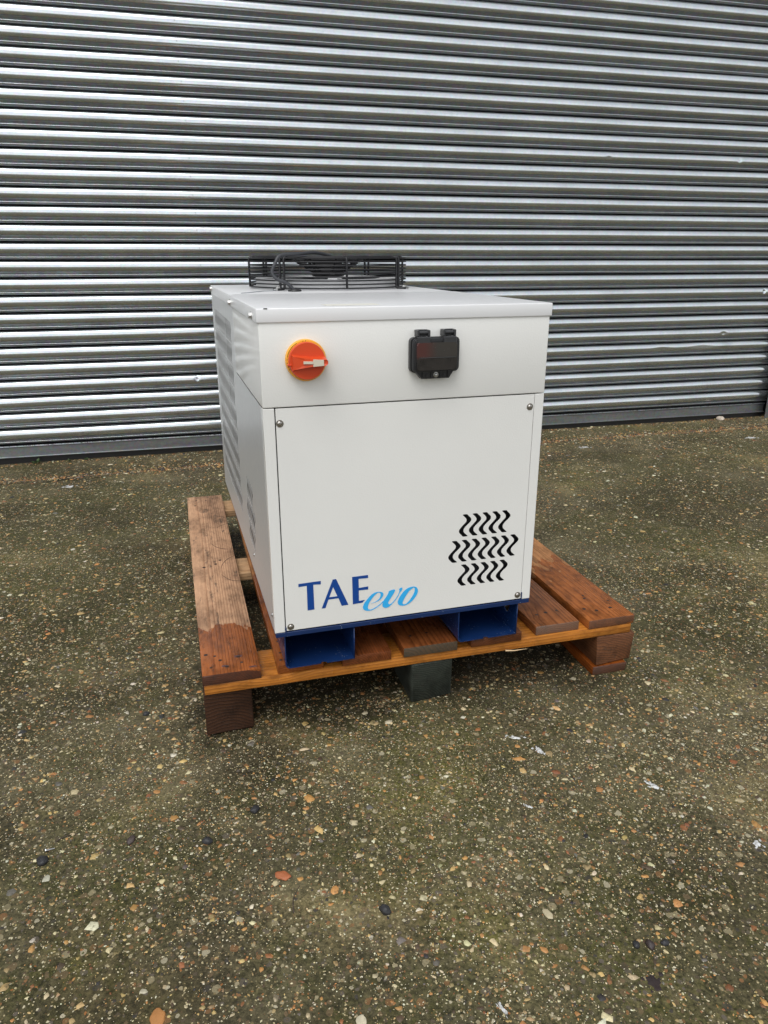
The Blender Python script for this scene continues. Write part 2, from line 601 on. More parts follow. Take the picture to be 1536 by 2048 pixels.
sets = []
for n, y0, y1, med, mx in ((36000, .45, 1.3, .00135, .010), (30000, 1.3, 2.3, .0020, .011), (24000, 2.3, 4.6, .0033, .013)):
    xy = scatter(n, y0, y1)
    sz = np.clip(rng.lognormal(math.log(med), .50, n), .0009, mx)
    dens = np.array([mnoise.noise(Vector((x * 2.2, y * 2.2, 3.0))) + .5 * mnoise.noise(Vector((x * 9, y * 9, 7.0))) for x, y in xy])
    keep = rng.uniform(-.75, .35, n) < dens
    xy, sz = xy[keep], sz[keep]
    small = sz < .0024
    cols = np.where(small[:, None], 1.12 * pick_cols(len(sz), (44, 26, 8, 4, 10, 3, 2, 4, 12)), pick_cols(len(sz), (22, 11, 19, 10, 16, 6, 4, 10, 13)))
    sets.append((xy, sz, cols))
# bigger stones near the camera
n = 3600
xy = scatter(n, .5, 2.2); sz = np.clip(rng.lognormal(math.log(.0046), .36, n), .003, .013)
sets.append((xy, sz, pick_cols(n, (22, 9, 25, 9, 14, 5, 3, 7, 16))))
XY = np.concatenate([s[0] for s in sets]); SZ = np.concatenate([s[1] for s in sets]); CC = np.concatenate([s[2] for s in sets])
PP = np.stack([XY[:, 0], XY[:, 1], hgt(XY[:, 0], XY[:, 1])], -1)
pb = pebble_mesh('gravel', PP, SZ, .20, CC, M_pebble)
tag(pb, 'small cream, orange and brown pebbles bedded in the concrete yard', 'gravel', kind='stuff')

# loose grit and dead leaves gathered in the joint before the shutter
n = 9000
s_ = rng.uniform(-2.6, 3.0, n)
t_ = JT(s_) + rng.normal(0, 1, n) * np.where(rng.uniform(0, 1, n) < .6, .011, .040)
okd = t_ < -.03
s_, t_ = s_[okd], t_[okd]
dn = np.array([mnoise.noise(Vector((a_ * 2.5, 0, 1.0))) for a_ in s_])
kk = rng.uniform(-.7, .3, len(s_)) < dn + .15
s_, t_ = s_[kk], t_[kk]
gx = s_ * wc - t_ * ws; gy = WD + s_ * ws + t_ * wc
gz = hgt(gx, gy) + np.where(np.abs(t_ - JT(s_)) < .012, -.002, 0.0)
cols = pick_cols(len(gx), (6, 3, 22, 20, 12, 5, 8, 26, 8)) * .8
grit = pebble_mesh('joint_debris', np.stack([gx, gy, gz], -1), np.clip(rng.lognormal(math.log(.0038), .4, len(gx)), .0015, .011), .55, cols, M_pebble, 6)
tag(grit, 'line of brown grit and leaf crumbs lying in the concrete joint before the shutter', 'debris', kind='stuff')

n = 2600
s_ = rng.uniform(-2.6, 2.5, n); t_ = -.012 - np.abs(rng.normal(0, .022, n))
dn = np.array([mnoise.noise(Vector((a_ * 3.2, 2.0, 4.0))) for a_ in s_])
kk = rng.uniform(-.6, .35, n) < dn
s_, t_ = s_[kk], t_[kk]
gx = s_ * wc - t_ * ws; gy = WD + s_ * ws + t_ * wc
foot = pebble_mesh('foot_debris', np.stack([gx, gy, hgt(gx, gy)], -1), np.clip(rng.lognormal(math.log(.0034), .45, len(gx)), .0015, .010), .6, pick_cols(len(gx), (8, 4, 12, 14, 14, 8, 14, 24, 6)) * .75, M_pebble, 6)
tag(foot, 'grit and leaf crumbs gathered along the foot of the shutter', 'debris', kind='stuff')

# ---------------------------------------------------------------- roller shutter
shutter = empty('roller_shutter', (0, WD, 0), WYAW)
tag(shutter, 'galvanised steel roller shutter with curved horizontal slats behind the chiller', 'shutter')
Z0, PIT = 0.08398, 0.0762
SL0, SL1 = -3.3, 2.475
HG = 0.0480
prof = [(-.024, 0.0030), (-.012, 0.0012), (-.003, .0002)]
for k in range(21):                     # the wide convex curve
    th = math.pi * (.03 + .80 * k / 20)
    prof.append((.0185 * math.sin(th) ** .9 - .001, -.0004 - .0490 * (1 - math.cos(th)) / 2))
prof += [(.0072, -.0472), (.0052, -.0500), (.0025, -.0534), (-.0004, -.0564)]   # web leaning back towards the ground
# small rolled lip that hooks into the next lath
prof += [(.0004, -.0568), (.0024, -.0572), (.0036, -.0577), (.0041, -.0586), (.0038, -.0600), (.0026, -.0636), (.0006, -.0670)]
prof += [(-.006, -.0684), (-.018, -.0688), (-.026, -.0692)]
NL = 110
def slat_mesh(seed, dents=()):
    me = bpy.data.meshes.new('slat')
    r = random.Random(seed)
    ph = [r.uniform(0, 6.28) for _ in range(4)]
    V, Fc, MI = [], [], []
    m_ = len(prof)
    xs = [SL0 + (SL1 - SL0) * i / NL for i in range(NL + 1)]
    for (dx, _, wdt, _, _) in dents:
        xs += [dx + wdt * q / 6 for q in range(-12, 13)]
    xs = sorted(set(round(x, 4) for x in xs))
    for x in xs:
        wob = .0005 * math.sin(x * 2.1 + ph[0]) + .0004 * math.sin(x * 5.3 + ph[1])
        wz = .0005 * math.sin(x * 1.7 + ph[2]) + .0003 * math.sin(x * 6.1 + ph[3])
        for d, z in prof:
            dd = d + wob
            for (dx, dz, wdt, hh, dep) in dents:
                g = math.exp(-((x - dx) / wdt) ** 2 - ((z - dz) / hh) ** 2)
                dd -= dep * g
            V.append((x, -dd, z + wz))
    for i in range(len(xs) - 1):
        for k in range(m_ - 1):
            a = i * m_ + k
            Fc.append((a, a + m_, a + m_ + 1, a + 1))
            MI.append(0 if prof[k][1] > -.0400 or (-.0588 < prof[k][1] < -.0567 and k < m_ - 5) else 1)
    me.from_pydata(V, [], Fc)
    me.polygons.foreach_set('use_smooth', [True] * len(Fc))
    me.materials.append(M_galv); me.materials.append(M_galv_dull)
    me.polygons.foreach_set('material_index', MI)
    me.update()
    try: me.set_sharp_from_angle(angle=R(48))
    except Exception: pass
    return me
base_meshes = [slat_mesh(i) for i in range(5)]
NSL = 44
for i in range(1, NSL + 1):
    zt = Z0 + PIT * i
    if i == 5:
        me = slat_mesh(50, [(1.93, -.024, .09, .02, .006), (1.66, -.03, .05, .016, .003), (2.08, -.02, .025, .012, -.003)])
    elif i == 6:
        me = slat_mesh(51, [(2.06, -.026, .02, .012, .005)])
    elif i == 9:
        me = slat_mesh(52, [(2.30, -.022, .010, .012, .007)])
    elif i == 4:
        me = slat_mesh(53, [(-.96, -.020, .008, .010, .004)])
    elif i == 18:
        me = slat_mesh(54, [(2.0, -.02, .012, .012, .003), (1.2, -.03, .015, .01, .002)])
    elif i == 3:
        me = slat_mesh(55, [(-1.5, -.03, .3, .03, .0015), (1.4, -.03, .25, .03, .0015)])
    else:
        me = base_meshes[(i * 7) % 5]
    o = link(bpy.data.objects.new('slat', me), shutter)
    o.location = (0, random.uniform(-.0010, .0010), zt)
    if 11 <= i <= 27 and i != 18:        # small upright scuff left where something rubbed down the curtain
        o.rotation_euler = (0, 0, 0)
        sb = new_bm()
        xs_ = -.935 + .0022 * (27 - i) + random.uniform(-.004, .004)
        ln = random.uniform(.003, .009)
        add_tube(sb, [(xs_, -.0186, -.0225 + ln), (xs_ + .001, -.0189, -.0225)], .0008, 5)
        finish(sb, 'scuff', M_black_pl, o)
    o.rotation_euler = (random.gauss(0, .006), 0, random.gauss(0, .0003))
# bottom bar
bm = new_bm()
add_box(bm, SL0, SL1 - .03, -.004, .030, .026, Z0 - .003, .0015)
add_box(bm, SL0, SL1 - .03, -.014, -.0042, .026, .031, .001)
add_cyl(bm, (SL0, -.0055, Z0 - .0055), (1, 0, 0), .0045, SL1 - .03 - SL0, 12)
finish(bm, 'bottom_bar', M_galv_bar, shutter)
box('gap_shade_strip', M_black_pl, shutter, SL0, SL1 - .03, .002, .026, -.006, .0255)  # added black strip standing in for the shaded gap under the bar
box('back_sheet', M_dark_in, shutter, SL0, SL1 + .02, .040, .044, -.01, Z0 + PIT * NSL)
for x0, x1 in ((SL1 - .055, SL1 + .03), (SL0 - .03, SL0 + .055)):
    bm = new_bm()
    add_box(bm, x0, x1, -.055, -.050, -.01, 3.6, .001)
    xa = x1 if x0 > 0 else x0 - .004
    add_box(bm, xa, xa + .004, -.055, .06, -.01, 3.6, .001)
    add_box(bm, x0, x1, .050, .055, -.01, 3.6, .001)
    finish(bm, 'guide_rail', M_galv_guide, shutter)
bm = new_bm()
add_box(bm, SL0 - .05, SL1 + .05, -.30, .10, Z0 + PIT * NSL + .01, Z0 + PIT * NSL + .42, .004)
finish(bm, 'shutter_hood', M_galv_guide, shutter)

n = 1500
s_ = rng.uniform(-2.6, 2.4, n)
dn = np.array([mnoise.noise(Vector((a_ * 4, 5.0, 1.0))) for a_ in s_])
s_ = s_[rng.uniform(-.6, .3, n) < dn]
t_ = rng.uniform(-.012, -.003, len(s_))
dirt = pebble_mesh('dirt', np.stack([s_ * wc - t_ * ws, WD + s_ * ws + t_ * wc, np.full(len(s_), Z0 - .0008)], -1), rng.uniform(.0015, .0042, len(s_)), .8, np.full((len(s_), 3), .03) * rng.uniform(.4, 1.5, (len(s_), 1)), M_pebble, 6)
tag(dirt, 'dark crumbs of dirt lying along the top of the shutter bottom bar', 'dirt', kind='stuff')

# masonry either side and above (outside the photograph)
def brick_wall_mat():
    m = NT('painted_block_wall')
    p = m.tc()
    b = m.n('ShaderNodeTexBrick')
    b.inputs['Color1'].default_value = (.25, .24, .22, 1); b.inputs['Color2'].default_value = (.30, .29, .26, 1)
    b.inputs['Mortar'].default_value = (.18, .17, .16, 1)
    b.inputs['Scale'].default_value = 1.0
    b.inputs['Brick Width'].default_value = .44; b.inputs['Row Height'].default_value = .22; b.inputs['Mortar Size'].default_value = .008
    m.l(m.mapping(p, rot=(R(90), 0, 0)), b.inputs['Vector'])
    m.set(Base_Color=b.outputs[0], Roughness=.85)
    m.bump(m.noise(p, 80, 4), .4, .003)
    return m.m
M_wall = brick_wall_mat()
bld = empty('warehouse_wall', (0, WD, 0), WYAW)
tag(bld, 'grey block warehouse wall around the roller shutter, right of its guide rail', 'wall')
bm = new_bm()
add_box(bm, SL1 + .036, 12, -.06, .25, -.01, 5.5)
add_box(bm, -12, SL0 - .036, -.06, .25, -.01, 5.5)
add_box(bm, SL0 - .034, SL1 + .034, .11, .25, Z0 + PIT * NSL + .01, 5.5)
finish(bm, 'wall', M_wall, bld)

# ---------------------------------------------------------------- pallet
def wood(name, dry, dark, seed, wet=None, wetn=.0, wetcol=(.62, .40, .22), end=None, rough=.72, axis='Y', stain=.3, allwet=False, rings=170, ringamt=.75, wetro=.26):
    """solid softwood: growth rings about an axis along the board, drawn in the board's own coordinates"""
    m = NT(name)
    r = random.Random(seed)
    p = m.tc()
    if axis == 'X':
        p = m.mapping(p, rot=(0, 0, R(90)))
    xo, zo = r.uniform(-.03, .10), r.uniform(-.10, -.03)
    q = m.mapping(p, (1, .035, 1), loc=(-xo, r.uniform(0, 5), -zo))
    nz = m.n('ShaderNodeTexNoise'); nz.inputs['Scale'].default_value = 9; nz.inputs['Detail'].default_value = 3
    m.l(q, nz.inputs['Vector'])
    sub = m.n('ShaderNodeVectorMath', operation='SUBTRACT'); m.l(nz.outputs['Color'], sub.inputs[0]); sub.inputs[1].default_value = (.5, .5, .5)
    scl = m.n('ShaderNodeVectorMath', operation='SCALE'); m.l(sub.outputs[0], scl.inputs[0]); scl.inputs['Scale'].default_value = .035
    add = m.n('ShaderNodeVectorMath', operation='ADD'); m.l(q, add.inputs[0]); m.l(scl.outputs[0], add.inputs[1])
    s = m.sep(add.outputs[0])
    d = m.math('SQRT', m.math('ADD', m.math('MULTIPLY', s[0], s[0]), m.math('MULTIPLY', s[2], s[2])))
    # knots push the rings aside
    kv = m.vor(m.mapping(p, (7, 3.2, 7), loc=(r.uniform(0, 9), r.uniform(0, 9), 0)), 1.0)
    kd = m.ramp(kv.outputs['Distance'], [(0.0, 1.0), (.28, 0.0)])
    d = m.math('ADD', d, m.math('MULTIPLY', kd, .014))
    ring = m.math('FRACT', m.math('MULTIPLY', d, rings))
    ringc = m.ramp(ring, [(0, .0), (.55, .25), (.86, 1.0), (1.0, .0)])
    fib = m.noise(m.mapping(p, (260, 5, 260), loc=(seed, 0, 0)), 1.0, 4, .7)
    c = m.mix(m.math('MULTIPLY', ringc, ringamt), dry, dark)
    c = m.mix(m.math('MULTIPLY', m.ramp(fib, [(.35, 1.0), (.65, 0.0)]), .30), c, tuple(x * .55 for x in dark))
    knot = m.ramp(kv.outputs['Distance'], [(0.0, 1.0), (.055, .9), (.085, 0.0)])
    c = m.mix(m.math('MULTIPLY', knot, .75), c, tuple(x * .35 for x in dark))
    # grey weathering and scuffs
    st = m.ramp(m.noise(m.mapping(p, (6, 2.2, 6), loc=(seed * 3.1, 0, 0)), 1.6, 6, .7), [(.47, 0.0), (.62, 1.0)])
    c = m.mix(m.math('MULTIPLY', st, stain * .8), c, m.mix(1.0, c, (.42, .40, .40), 'MULTIPLY'))
    sm = m.ramp(m.noise(m.mapping(p, (34, 9, 34), loc=(0, seed * 1.7, 0)), 1.0, 5, .75), [(.56, 0.0), (.66, .8)])
    c = m.mix(m.math('MULTIPLY', sm, stain), c, (.05, .042, .035))
    blot = m.ramp(m.noise(m.mapping(p, (1, .45, 1), loc=(seed * .7, seed * .3, 0)), 26, 5, .7), [(.32, .48), (.50, .95), (.68, 1.18)])
    c = m.mix(1.0, c, blot, 'MULTIPLY')
    ro = m.ramp(fib, [(.3, min(1, rough * 1.1)), (.7, rough * .9)])
    # water-darkened end
    if wet is not None or allwet:
        if allwet:
            mask = m.ramp(m.noise(p, 9, 4, .6), [(.2, .75), (.6, 1.0)])
        else:
            yy = m.sep(p)[1]
            e = m.math('ADD', yy, m.math('MULTIPLY', m.math('SUBTRACT', m.noise(m.mapping(p, (34, 14, 34), loc=(seed, 0, 0)), 1.0, 3, .5), .5), wetn))
            x_ = m.n('ShaderNodeMapRange'); m.l(e, x_.inputs[0])
            x_.inputs[1].default_value = wet + .003; x_.inputs[2].default_value = wet - .003
            mask = x_.outputs[0]
        wc_ = m.mix(1.0, c, wetcol, 'MULTIPLY')
        c = m.mix(mask, c, wc_)
        ro2 = m.mix(mask, ro, wetro)
        m.set(Roughness=ro2)
    else:
        m.set(Roughness=ro)
    if end is not None:
        yy = m.sep(p)[1]
        em = m.math('LESS_THAN', yy, .0012)
        c = m.mix(em, c, m.mix(1.0, m.mix(.4, c, (.2, .2, .2)), end, 'MULTIPLY'))
    m.set(Base_Color=c)
    m.b.inputs['Specular IOR Level'].default_value = .28
    hh = m.math('ADD', m.math('MULTIPLY', fib, .6), m.math('MULTIPLY', ringc, .35))
    m.bump(hh, .8, .0013)
    return m.m

PINK, PINKD = (.60, .36, .215), (.33, .165, .085)
PALE, PALED = (.62, .40, .22), (.44, .25, .12)
ORG, ORGD = (.50, .235, .070), (.34, .125, .030)
BRN, BRND = (.34, .150, .060), (.11, .040, .015)

pallet = empty('wooden_pallet', (PX, PY, 0), PYAW)
tag(pallet, 'wet and dry softwood pallet under the white chiller', 'pallet')

def lumber(name, mat, parent, x0, x1, y0, y1, z0, z1, seed, bev=.0016, rough_end=.0, segs=10, bow=.0008):
    """sawn timber with slightly crooked faces and worn arrises; origin at its front left bottom corner"""
    r = random.Random(seed)
    L = (y1 - y0) >= (x1 - x0)
    bm = new_bm()
    add_box(bm, 0, x1 - x0, 0, y1 - y0, 0, z1 - z0)
    ax = 1 if L else 0
    le = [e for e in bm.edges if abs((e.verts[0].co - e.verts[1].co)[ax]) > 1e-4]
    bmesh.ops.subdivide_edges(bm, edges=le, cuts=segs, use_grid_fill=True)
    es = [e for e in bm.edges if len(e.link_faces) == 2 and e.calc_face_angle(0) > .5]
    bmesh.ops.bevel(bm, geom=es, offset=bev, segments=2, profile=.5, affect='EDGES')
    ph = [r.uniform(0, 9) for _ in range(3)]
    for v in bm.verts:
        t = v.co[ax]
        o = 1 - ax
        side = 1 if v.co[o] > (x1 - x0 if L else y1 - y0) / 2 else -1
        v.co[o] += bow * math.sin(t * 5 + ph[0]) + side * .0006 * mnoise.noise(Vector((t * 22, side * 3, ph[1])))
        v.co.z += (.0004 * mnoise.noise(Vector((t * 9, v.co[o] * 30, ph[2])))) if v.co.z > (z1 - z0) / 2 else 0
        if rough_end and v.co[ax] < .004:
            v.co[ax] += rough_end * (mnoise.noise(Vector((v.co[o] * 60, v.co.z * 90, ph[1]))))
    o = finish(bm, name, mat, parent, smooth=True, loc=(x0, y0, z0), angle=R(40))
    return o

M_nail = plain('rusty_nail', (.045, .028, .022), .6, metal=.4)
nail_bm = new_bm()
add_lathe(nail_bm, [(0, -.0004), (.0034, -.0003), (.0040, .0002), (.0030, .0007), (0, .0009)], (0, 0, 0), (0, 0, 1), 12)
nail_me = bpy.data.meshes.new('nail'); nail_bm.to_mesh(nail_me); nail_bm.free(); nail_me.materials.append(M_nail)
def nails(board, pts, h=.022):
    for i, (x, y) in enumerate(pts):
        o = link(bpy.data.objects.new('nail', nail_me), board)
        o.location = (x, y, h)
        s = random.uniform(.7, 1.15); o.scale = (s, s, 1)

TOPZ, TH = .144, .022
W1 = wood('pine_pink_wet_end', PINK, PINKD, 3, wet=.205, wetn=.16, wetcol=(.58, .30, .13), ringamt=.8, stain=.95, end=(.35, .25, .2), rings=230)
W2 = wood('pine_amber_narrow', (.44, .20, .075), ORGD, 9, wet=.5, wetn=.2, stain=.35, rings=210)
W3 = wood('pine_red_brown', (.34, .125, .045), (.10, .034, .012), 14, allwet=True, wetcol=(.72, .55, .45), stain=.2, rings=230)
W4 = wood('pine_brown_wet', (.32, .12, .040), (.11, .036, .012), 21, allwet=True, wetcol=(.75, .6, .5), stain=.3, end=(.45, .52, .42), rings=120)
W5 = wood('pine_dark_wet', (.24, .09, .035), (.09, .03, .012), 26, allwet=True, wetcol=(.6, .5, .42), stain=.3, rings=200)
W6 = wood('pine_dark_brown', BRN, BRND, 33, wet=.5, wetn=.2, wetcol=(.85, .68, .55), stain=.5, end=(.8, .75, .65), rings=200)
W7 = wood('pine_brown_worn', (.62, .30, .125), (.26, .095, .032), 41, ringamt=.6, wet=.34, wetn=.6, wetcol=(.80, .55, .34), stain=.6, end=(.6, .5, .4), rings=260)
WS = wood('pine_orange_wet', (.60, .27, .06), (.34, .125, .025), 52, allwet=True, wetcol=(.86, .72, .55), axis='X', stain=.10, rings=150)
WSd = wood('pine_pale_stringer', PALE, PALED, 57, axis='X', stain=.12, rings=150)
WB1 = wood('block_dark_soaked', (.085, .040, .020), (.020, .011, .008), 61, wetro=.6, allwet=True, wetcol=(.75, .65, .58), stain=.4, rings=140)
WB2 = wood('block_blue_green_stained', (.060, .066, .048), (.008, .012, .011), 66, wetro=.6, allwet=True, wetcol=(.75, .8, .85), stain=.4, rings=200)
WB3 = wood('block_brown_chipped', (.20, .095, .045), (.07, .032, .018), 71, wetro=.5, allwet=True, wetcol=(.8, .66, .55), stain=.6, rings=170)
WSk = wood('skid_orange_brown', (.40, .165, .05), (.22, .075, .025), 77, wet=.5, wetn=.2, stain=.3, end=(.5, .42, .35))

b1 = lumber('deck_board', W1, pallet, .000, .118, .000, 1.200, TOPZ - TH, TOPZ, 1, rough_end=.004)
tag(b1, 'pink dry board with a wet dark front end, outermost on the left')
nails(b1, [(.020, .030), (.052, .026), (.040, .055), (.078, .060), (.083, .035), (.030, .075), (.012, .085), (.030, .56), (.062, .575), (.075, .600), (.025, 1.10), (.030, 1.155), (.062, 1.15), (.085, 1.16)])
def cracks(board, arcs, z=TH):
    for pts in arcs:
        bm = new_bm()
        n_ = len(pts)
        P3 = catmull([(x, y, z - .0001) for x, y in pts], 4, closed=False)
        add_tube(bm, P3, [.0009 * (.35 + .65 * math.sin(math.pi * i / (len(P3) - 1))) for i in range(len(P3))], 5)
        finish(bm, 'crack', M_nail, board, smooth=True)
cracks(b1, [[(.058, .735), (.072, .700), (.095, .680), (.117, .676)], [(.075, .545), (.082, .575), (.098, .605), (.116, .622)], [(.072, .500), (.085, .470), (.100, .452), (.117, .448)],
            [(.080, .860), (.095, .880), (.117, .895)], [(.085, .985), (.100, .965), (.118, .955)]])
# dark resin stains around the nails at the wet end
M_resin = plain('purple_brown_stain', (.085, .032, .030), .3)
for x, y, rx, ry in ((.078, .062, .010, .006), (.104, .012, .016, .006), (.048, .030, .009, .005)):
    bm = new_bm()
    c_ = bm.verts.new((x, y, TH + .0004)); n_ = 18
    rg = [bm.verts.new((x + rx * math.cos(2 * math.pi * k / n_) * (1 + .25 * mnoise.noise(Vector((k * .9, x * 99, 0)))), y + ry * math.sin(2 * math.pi * k / n_), TH - .0002)) for k in range(n_)]
    for k in range(n_): bm.faces.new((c_, rg[k], rg[(k + 1) % n_]))
    finish(bm, 'resin_stain', M_resin, b1, smooth=True)
b2 = lumber('deck_board', W2, pallet, .153, .250, .002, 1.199, TOPZ - TH, TOPZ, 2, rough_end=.002)
nails(b2, [(.010, .02), (.012, .05), (.014, .10)])
b3 = lumber('deck_board', W3, pallet, .290, .397, -.003, 1.2, TOPZ - TH, TOPZ, 3)
b4 = lumber('deck_board', W4, pallet, .425, .549, -.004, 1.198, TOPZ - TH, TOPZ, 4)
nails(b4, [(.03, .05), (.07, .055)])
b5 = lumber('deck_board', W5, pallet, .583, .705, -.002, 1.2, TOPZ - TH, TOPZ, 5, rough_end=.005)
b6 = lumber('deck_board', W6, pallet, .745, .855, .008, 1.2, TOPZ - TH, TOPZ, 6, rough_end=.003)
tag(b6, 'dark brown short-set board second from the right')
nails(b6, [(.030, .055), (.055, .06), (.085, .062)])
b7 = lumber('deck_board', W7, pallet, .878, .998, .000, 1.2, TOPZ - TH, TOPZ, 7, rough_end=.004)
tag(b7, 'worn brown board with a split, outermost on the right')
nails(b7, [(.045, .045), (.085, .05), (.02, .06), (.05, .11), (.055, .125), (.10, .085)])
# stringer boards across
s1 = lumber('stringer_board', WS, pallet, .003, .992, .001, .113, TOPZ - 2 * TH - .001, TOPZ - TH - .0006, 11, bow=.0005)
s2 = lumber('stringer_board', WSd, pallet, .004, .996, .545, .655, TOPZ - 2 * TH - .001, TOPZ - TH - .0006, 12)
s3 = lumber('stringer_board', WSd, pallet, .003, .997, 1.085, 1.198, TOPZ - 2 * TH - .001, TOPZ - TH - .0006, 13)
bm = new_bm()
add_tube(bm, [(.6650, -.0015, .0010), (.6850, -.0060, .0005), (.7150, -.0100, .0030)], [.0020, .0014, .0003], 5)
finish(bm, 'splinter', plain('fresh_splinter', (.62, .45, .26), .6), s1)
# blocks
zb0, zb1 = TH, TOPZ - 2 * TH - .002
for ix, (bx0, bx1) in enumerate(((.000, .098), (.446, .543), (.905, 1.003))):
    for iy, (by0, by1) in enumerate(((.000, .140), (.530, .670), (1.06, 1.20))):
        mt = (WB1, WB2, WB3)[ix] if iy == 0 else WSk
        yoff = .006 if (ix == 0 and iy == 0) else 0
        z0_ = zb0 if ix != 1 or iy else .001
        if ix == 1 and iy == 0:
            z0_ = .0005
        if ix == 0 and iy == 0:
            z0_ = .0005
        blk = lumber('block', mt, pallet, bx0, bx1, by0 + .002 + yoff, by1, z0_ + .0006, zb1, 20 + ix * 3 + iy, bev=.003, rough_end=.014, segs=9, bow=0)
        if iy == 0: tag(blk, ('dark soaked block at the front left corner', 'blue-grey stained block with growth rings, front middle', 'chipped brown block at the front right corner')[ix])
# bottom boards
for bx0, bx1, y0 in ((.004, .100, .143), (.450, .546, .143), (.898, .987, -.006)):
    lumber('bottom_board', WSk, pallet, bx0, bx1, y0, 1.2, -.001, TH, 40 + int(bx0 * 10), rough_end=.006)

# ---------------------------------------------------------------- chiller
PT = TOPZ
CW, CD = .56825, 1.10
chiller = empty('chiller', (CX, CY, PT), CYAW)
tag(chiller, 'white industrial water chiller with blue base and rooftop fan guard on a wooden pallet', 'chiller')
CH = chiller
def cz(z): return z - PT

# S-shaped slot outline (top left corner at origin)
Wv = [[0.0,0.0],[0.00169,0.00089],[0.00967,0.00071],[0.0135,-0.00309],[0.01755,-0.00692],[0.01966,-0.01055],[0.01979,-0.01356],[0.01841,-0.01684],[0.01424,-0.0209],[0.00921,-0.0253],[0.00506,-0.03001],[0.00369,-0.03373],[0.00383,-0.03719],[0.00636,-0.04093],[0.0127,-0.04683],[0.0119,-0.04848],[0.00318,-0.04836],[-0.00134,-0.04396],[-0.00609,-0.03869],[-0.00708,-0.03513],[-0.00654,-0.03218],[-0.00409,-0.02858],[0.00131,-0.02273],[0.00672,-0.01732],[0.00877,-0.01454],[0.00883,-0.0107],[0.00674,-0.00707],[0.00314,-0.0033]]
Wf = catmull(Wv, 2)
def rrect(x0, x1, z0, z1, r=.0, n=5):
    if r <= 0: return [(x0, z0), (x1, z0), (x1, z1), (x0, z1)]
    out = []
    for cx_, cz_, a0 in ((x1 - r, z0 + r, -90), (x1 - r, z1 - r, 0), (x0 + r, z1 - r, 90), (x0 + r, z0 + r, 180)):
        for k in range(n + 1):
            a = R(a0 + 90 * k / n)
            out.append((cx_ + r * math.cos(a), cz_ + r * math.sin(a)))
    return out

# map sheets: (u, v, w) -> front plane (x=u, y=depth-w, z=v)
def map_front(b):  return Matrix(((1, 0, 0, 0), (0, 0, -1, b), (0, 1, 0, -PT), (0, 0, 0, 1)))
def map_side(a):   return Matrix(((0, 0, -1, a), (-1, 0, 0, 0), (0, 1, 0, -PT), (0, 0, 0, 1)))   # u = -b

FB = .003
# door with seventeen slots
loops = [rrect(.0257, .5435, .2355, .6852, .0012, 2)]
for x0, z0, n_ in ((.3985, .4441, 5), (.3767, .3878, 7), (.3992, .3322, 5)):
    for k in range(n_):
        loops.append([(x0 + .0221 * k + u, z0 + v) for u, v in Wf])
door = plate('front_panel', loops, .0015, M_white, CH, map_front(FB + .00075))
# lettering printed on the panel, TAE
T_ = [[0.05396,0.33513],[0.09893,0.33601],[0.09871,0.32849],[0.08356,0.32997],[0.08419,0.27518],[0.07042,0.27484],[0.07046,0.32925],[0.05395,0.32845]]
A1 = [[0.1234,0.33573],[0.13015,0.33604],[0.15453,0.27569],[0.14057,0.27504],[0.13418,0.29301],[0.11326,0.29295],[0.10696,0.27498],[0.09914,0.27489]]
A2 = [[0.12371,0.31928],[0.13192,0.29784],[0.11512,0.29776]]
E_ = [[0.16317,0.33607],[0.19621,0.33617],[0.19667,0.32964],[0.17657,0.33012],[0.17674,0.30997],[0.19653,0.31088],[0.19648,0.30412],[0.17668,0.30454],[0.17671,0.28109],[0.18908,0.28154],[0.18407,0.27607],[0.16381,0.27523]]
e_ = [[0.18501,0.26575],[0.18798,0.27419],[0.19425,0.28213],[0.20259,0.29088],[0.21091,0.29523],[0.21922,0.29573],[0.226,0.2937],[0.22861,0.28947],[0.22756,0.28464],[0.22337,0.27913],[0.21604,0.27461],[0.20873,0.27232],[0.20144,0.27226],[0.20874,0.27321],[0.21605,0.27683],[0.22128,0.28275],[0.22286,0.28917],[0.2213,0.29291],[0.21818,0.29423],[0.21193,0.29068],[0.20462,0.28288],[0.19834,0.27381],[0.19569,0.26642],[0.19565,0.26142],[0.19823,0.25848],[0.20449,0.25846],[0.21391,0.26267],[0.22336,0.26912],[0.2286,0.27394],[0.22913,0.27275],[0.22335,0.26689],[0.21496,0.26118],[0.20552,0.25663],[0.19822,0.2558],[0.19094,0.25709],[0.1863,0.26056]]
v_ = [[0.24169,0.29485],[0.25432,0.29478],[0.24018,0.27118],[0.23966,0.26678],[0.24125,0.26432],[0.24442,0.26498],[0.25075,0.26968],[0.25706,0.27772],[0.26177,0.28598],[0.26331,0.29244],[0.26276,0.29584],[0.26538,0.29825],[0.26962,0.29801],[0.2686,0.29282],[0.26441,0.28784],[0.26127,0.2816],[0.25603,0.2734],[0.2497,0.26647],[0.24232,0.25968],[0.23704,0.2573],[0.23124,0.25769],[0.22755,0.26069],[0.2265,0.26532],[0.2286,0.27283],[0.23385,0.28098],[0.23908,0.28913]]
o1 = [[0.25979,0.26502],[0.26134,0.27265],[0.26657,0.28197],[0.27393,0.29043],[0.28238,0.29594],[0.29196,0.29765],[0.29948,0.29552],[0.30331,0.29031],[0.30343,0.28358],[0.29979,0.2751],[0.29346,0.26698],[0.28495,0.2603],[0.27641,0.25701],[0.26892,0.25696],[0.26249,0.25991]]
o2 = [[0.27047,0.26237],[0.27201,0.2689],[0.27725,0.27825],[0.28355,0.28743],[0.28989,0.2927],[0.2952,0.29498],[0.29687,0.29119],[0.29589,0.28462],[0.2912,0.27518],[0.28487,0.26651],[0.27851,0.26065],[0.27317,0.25973]]
PRN = .00025
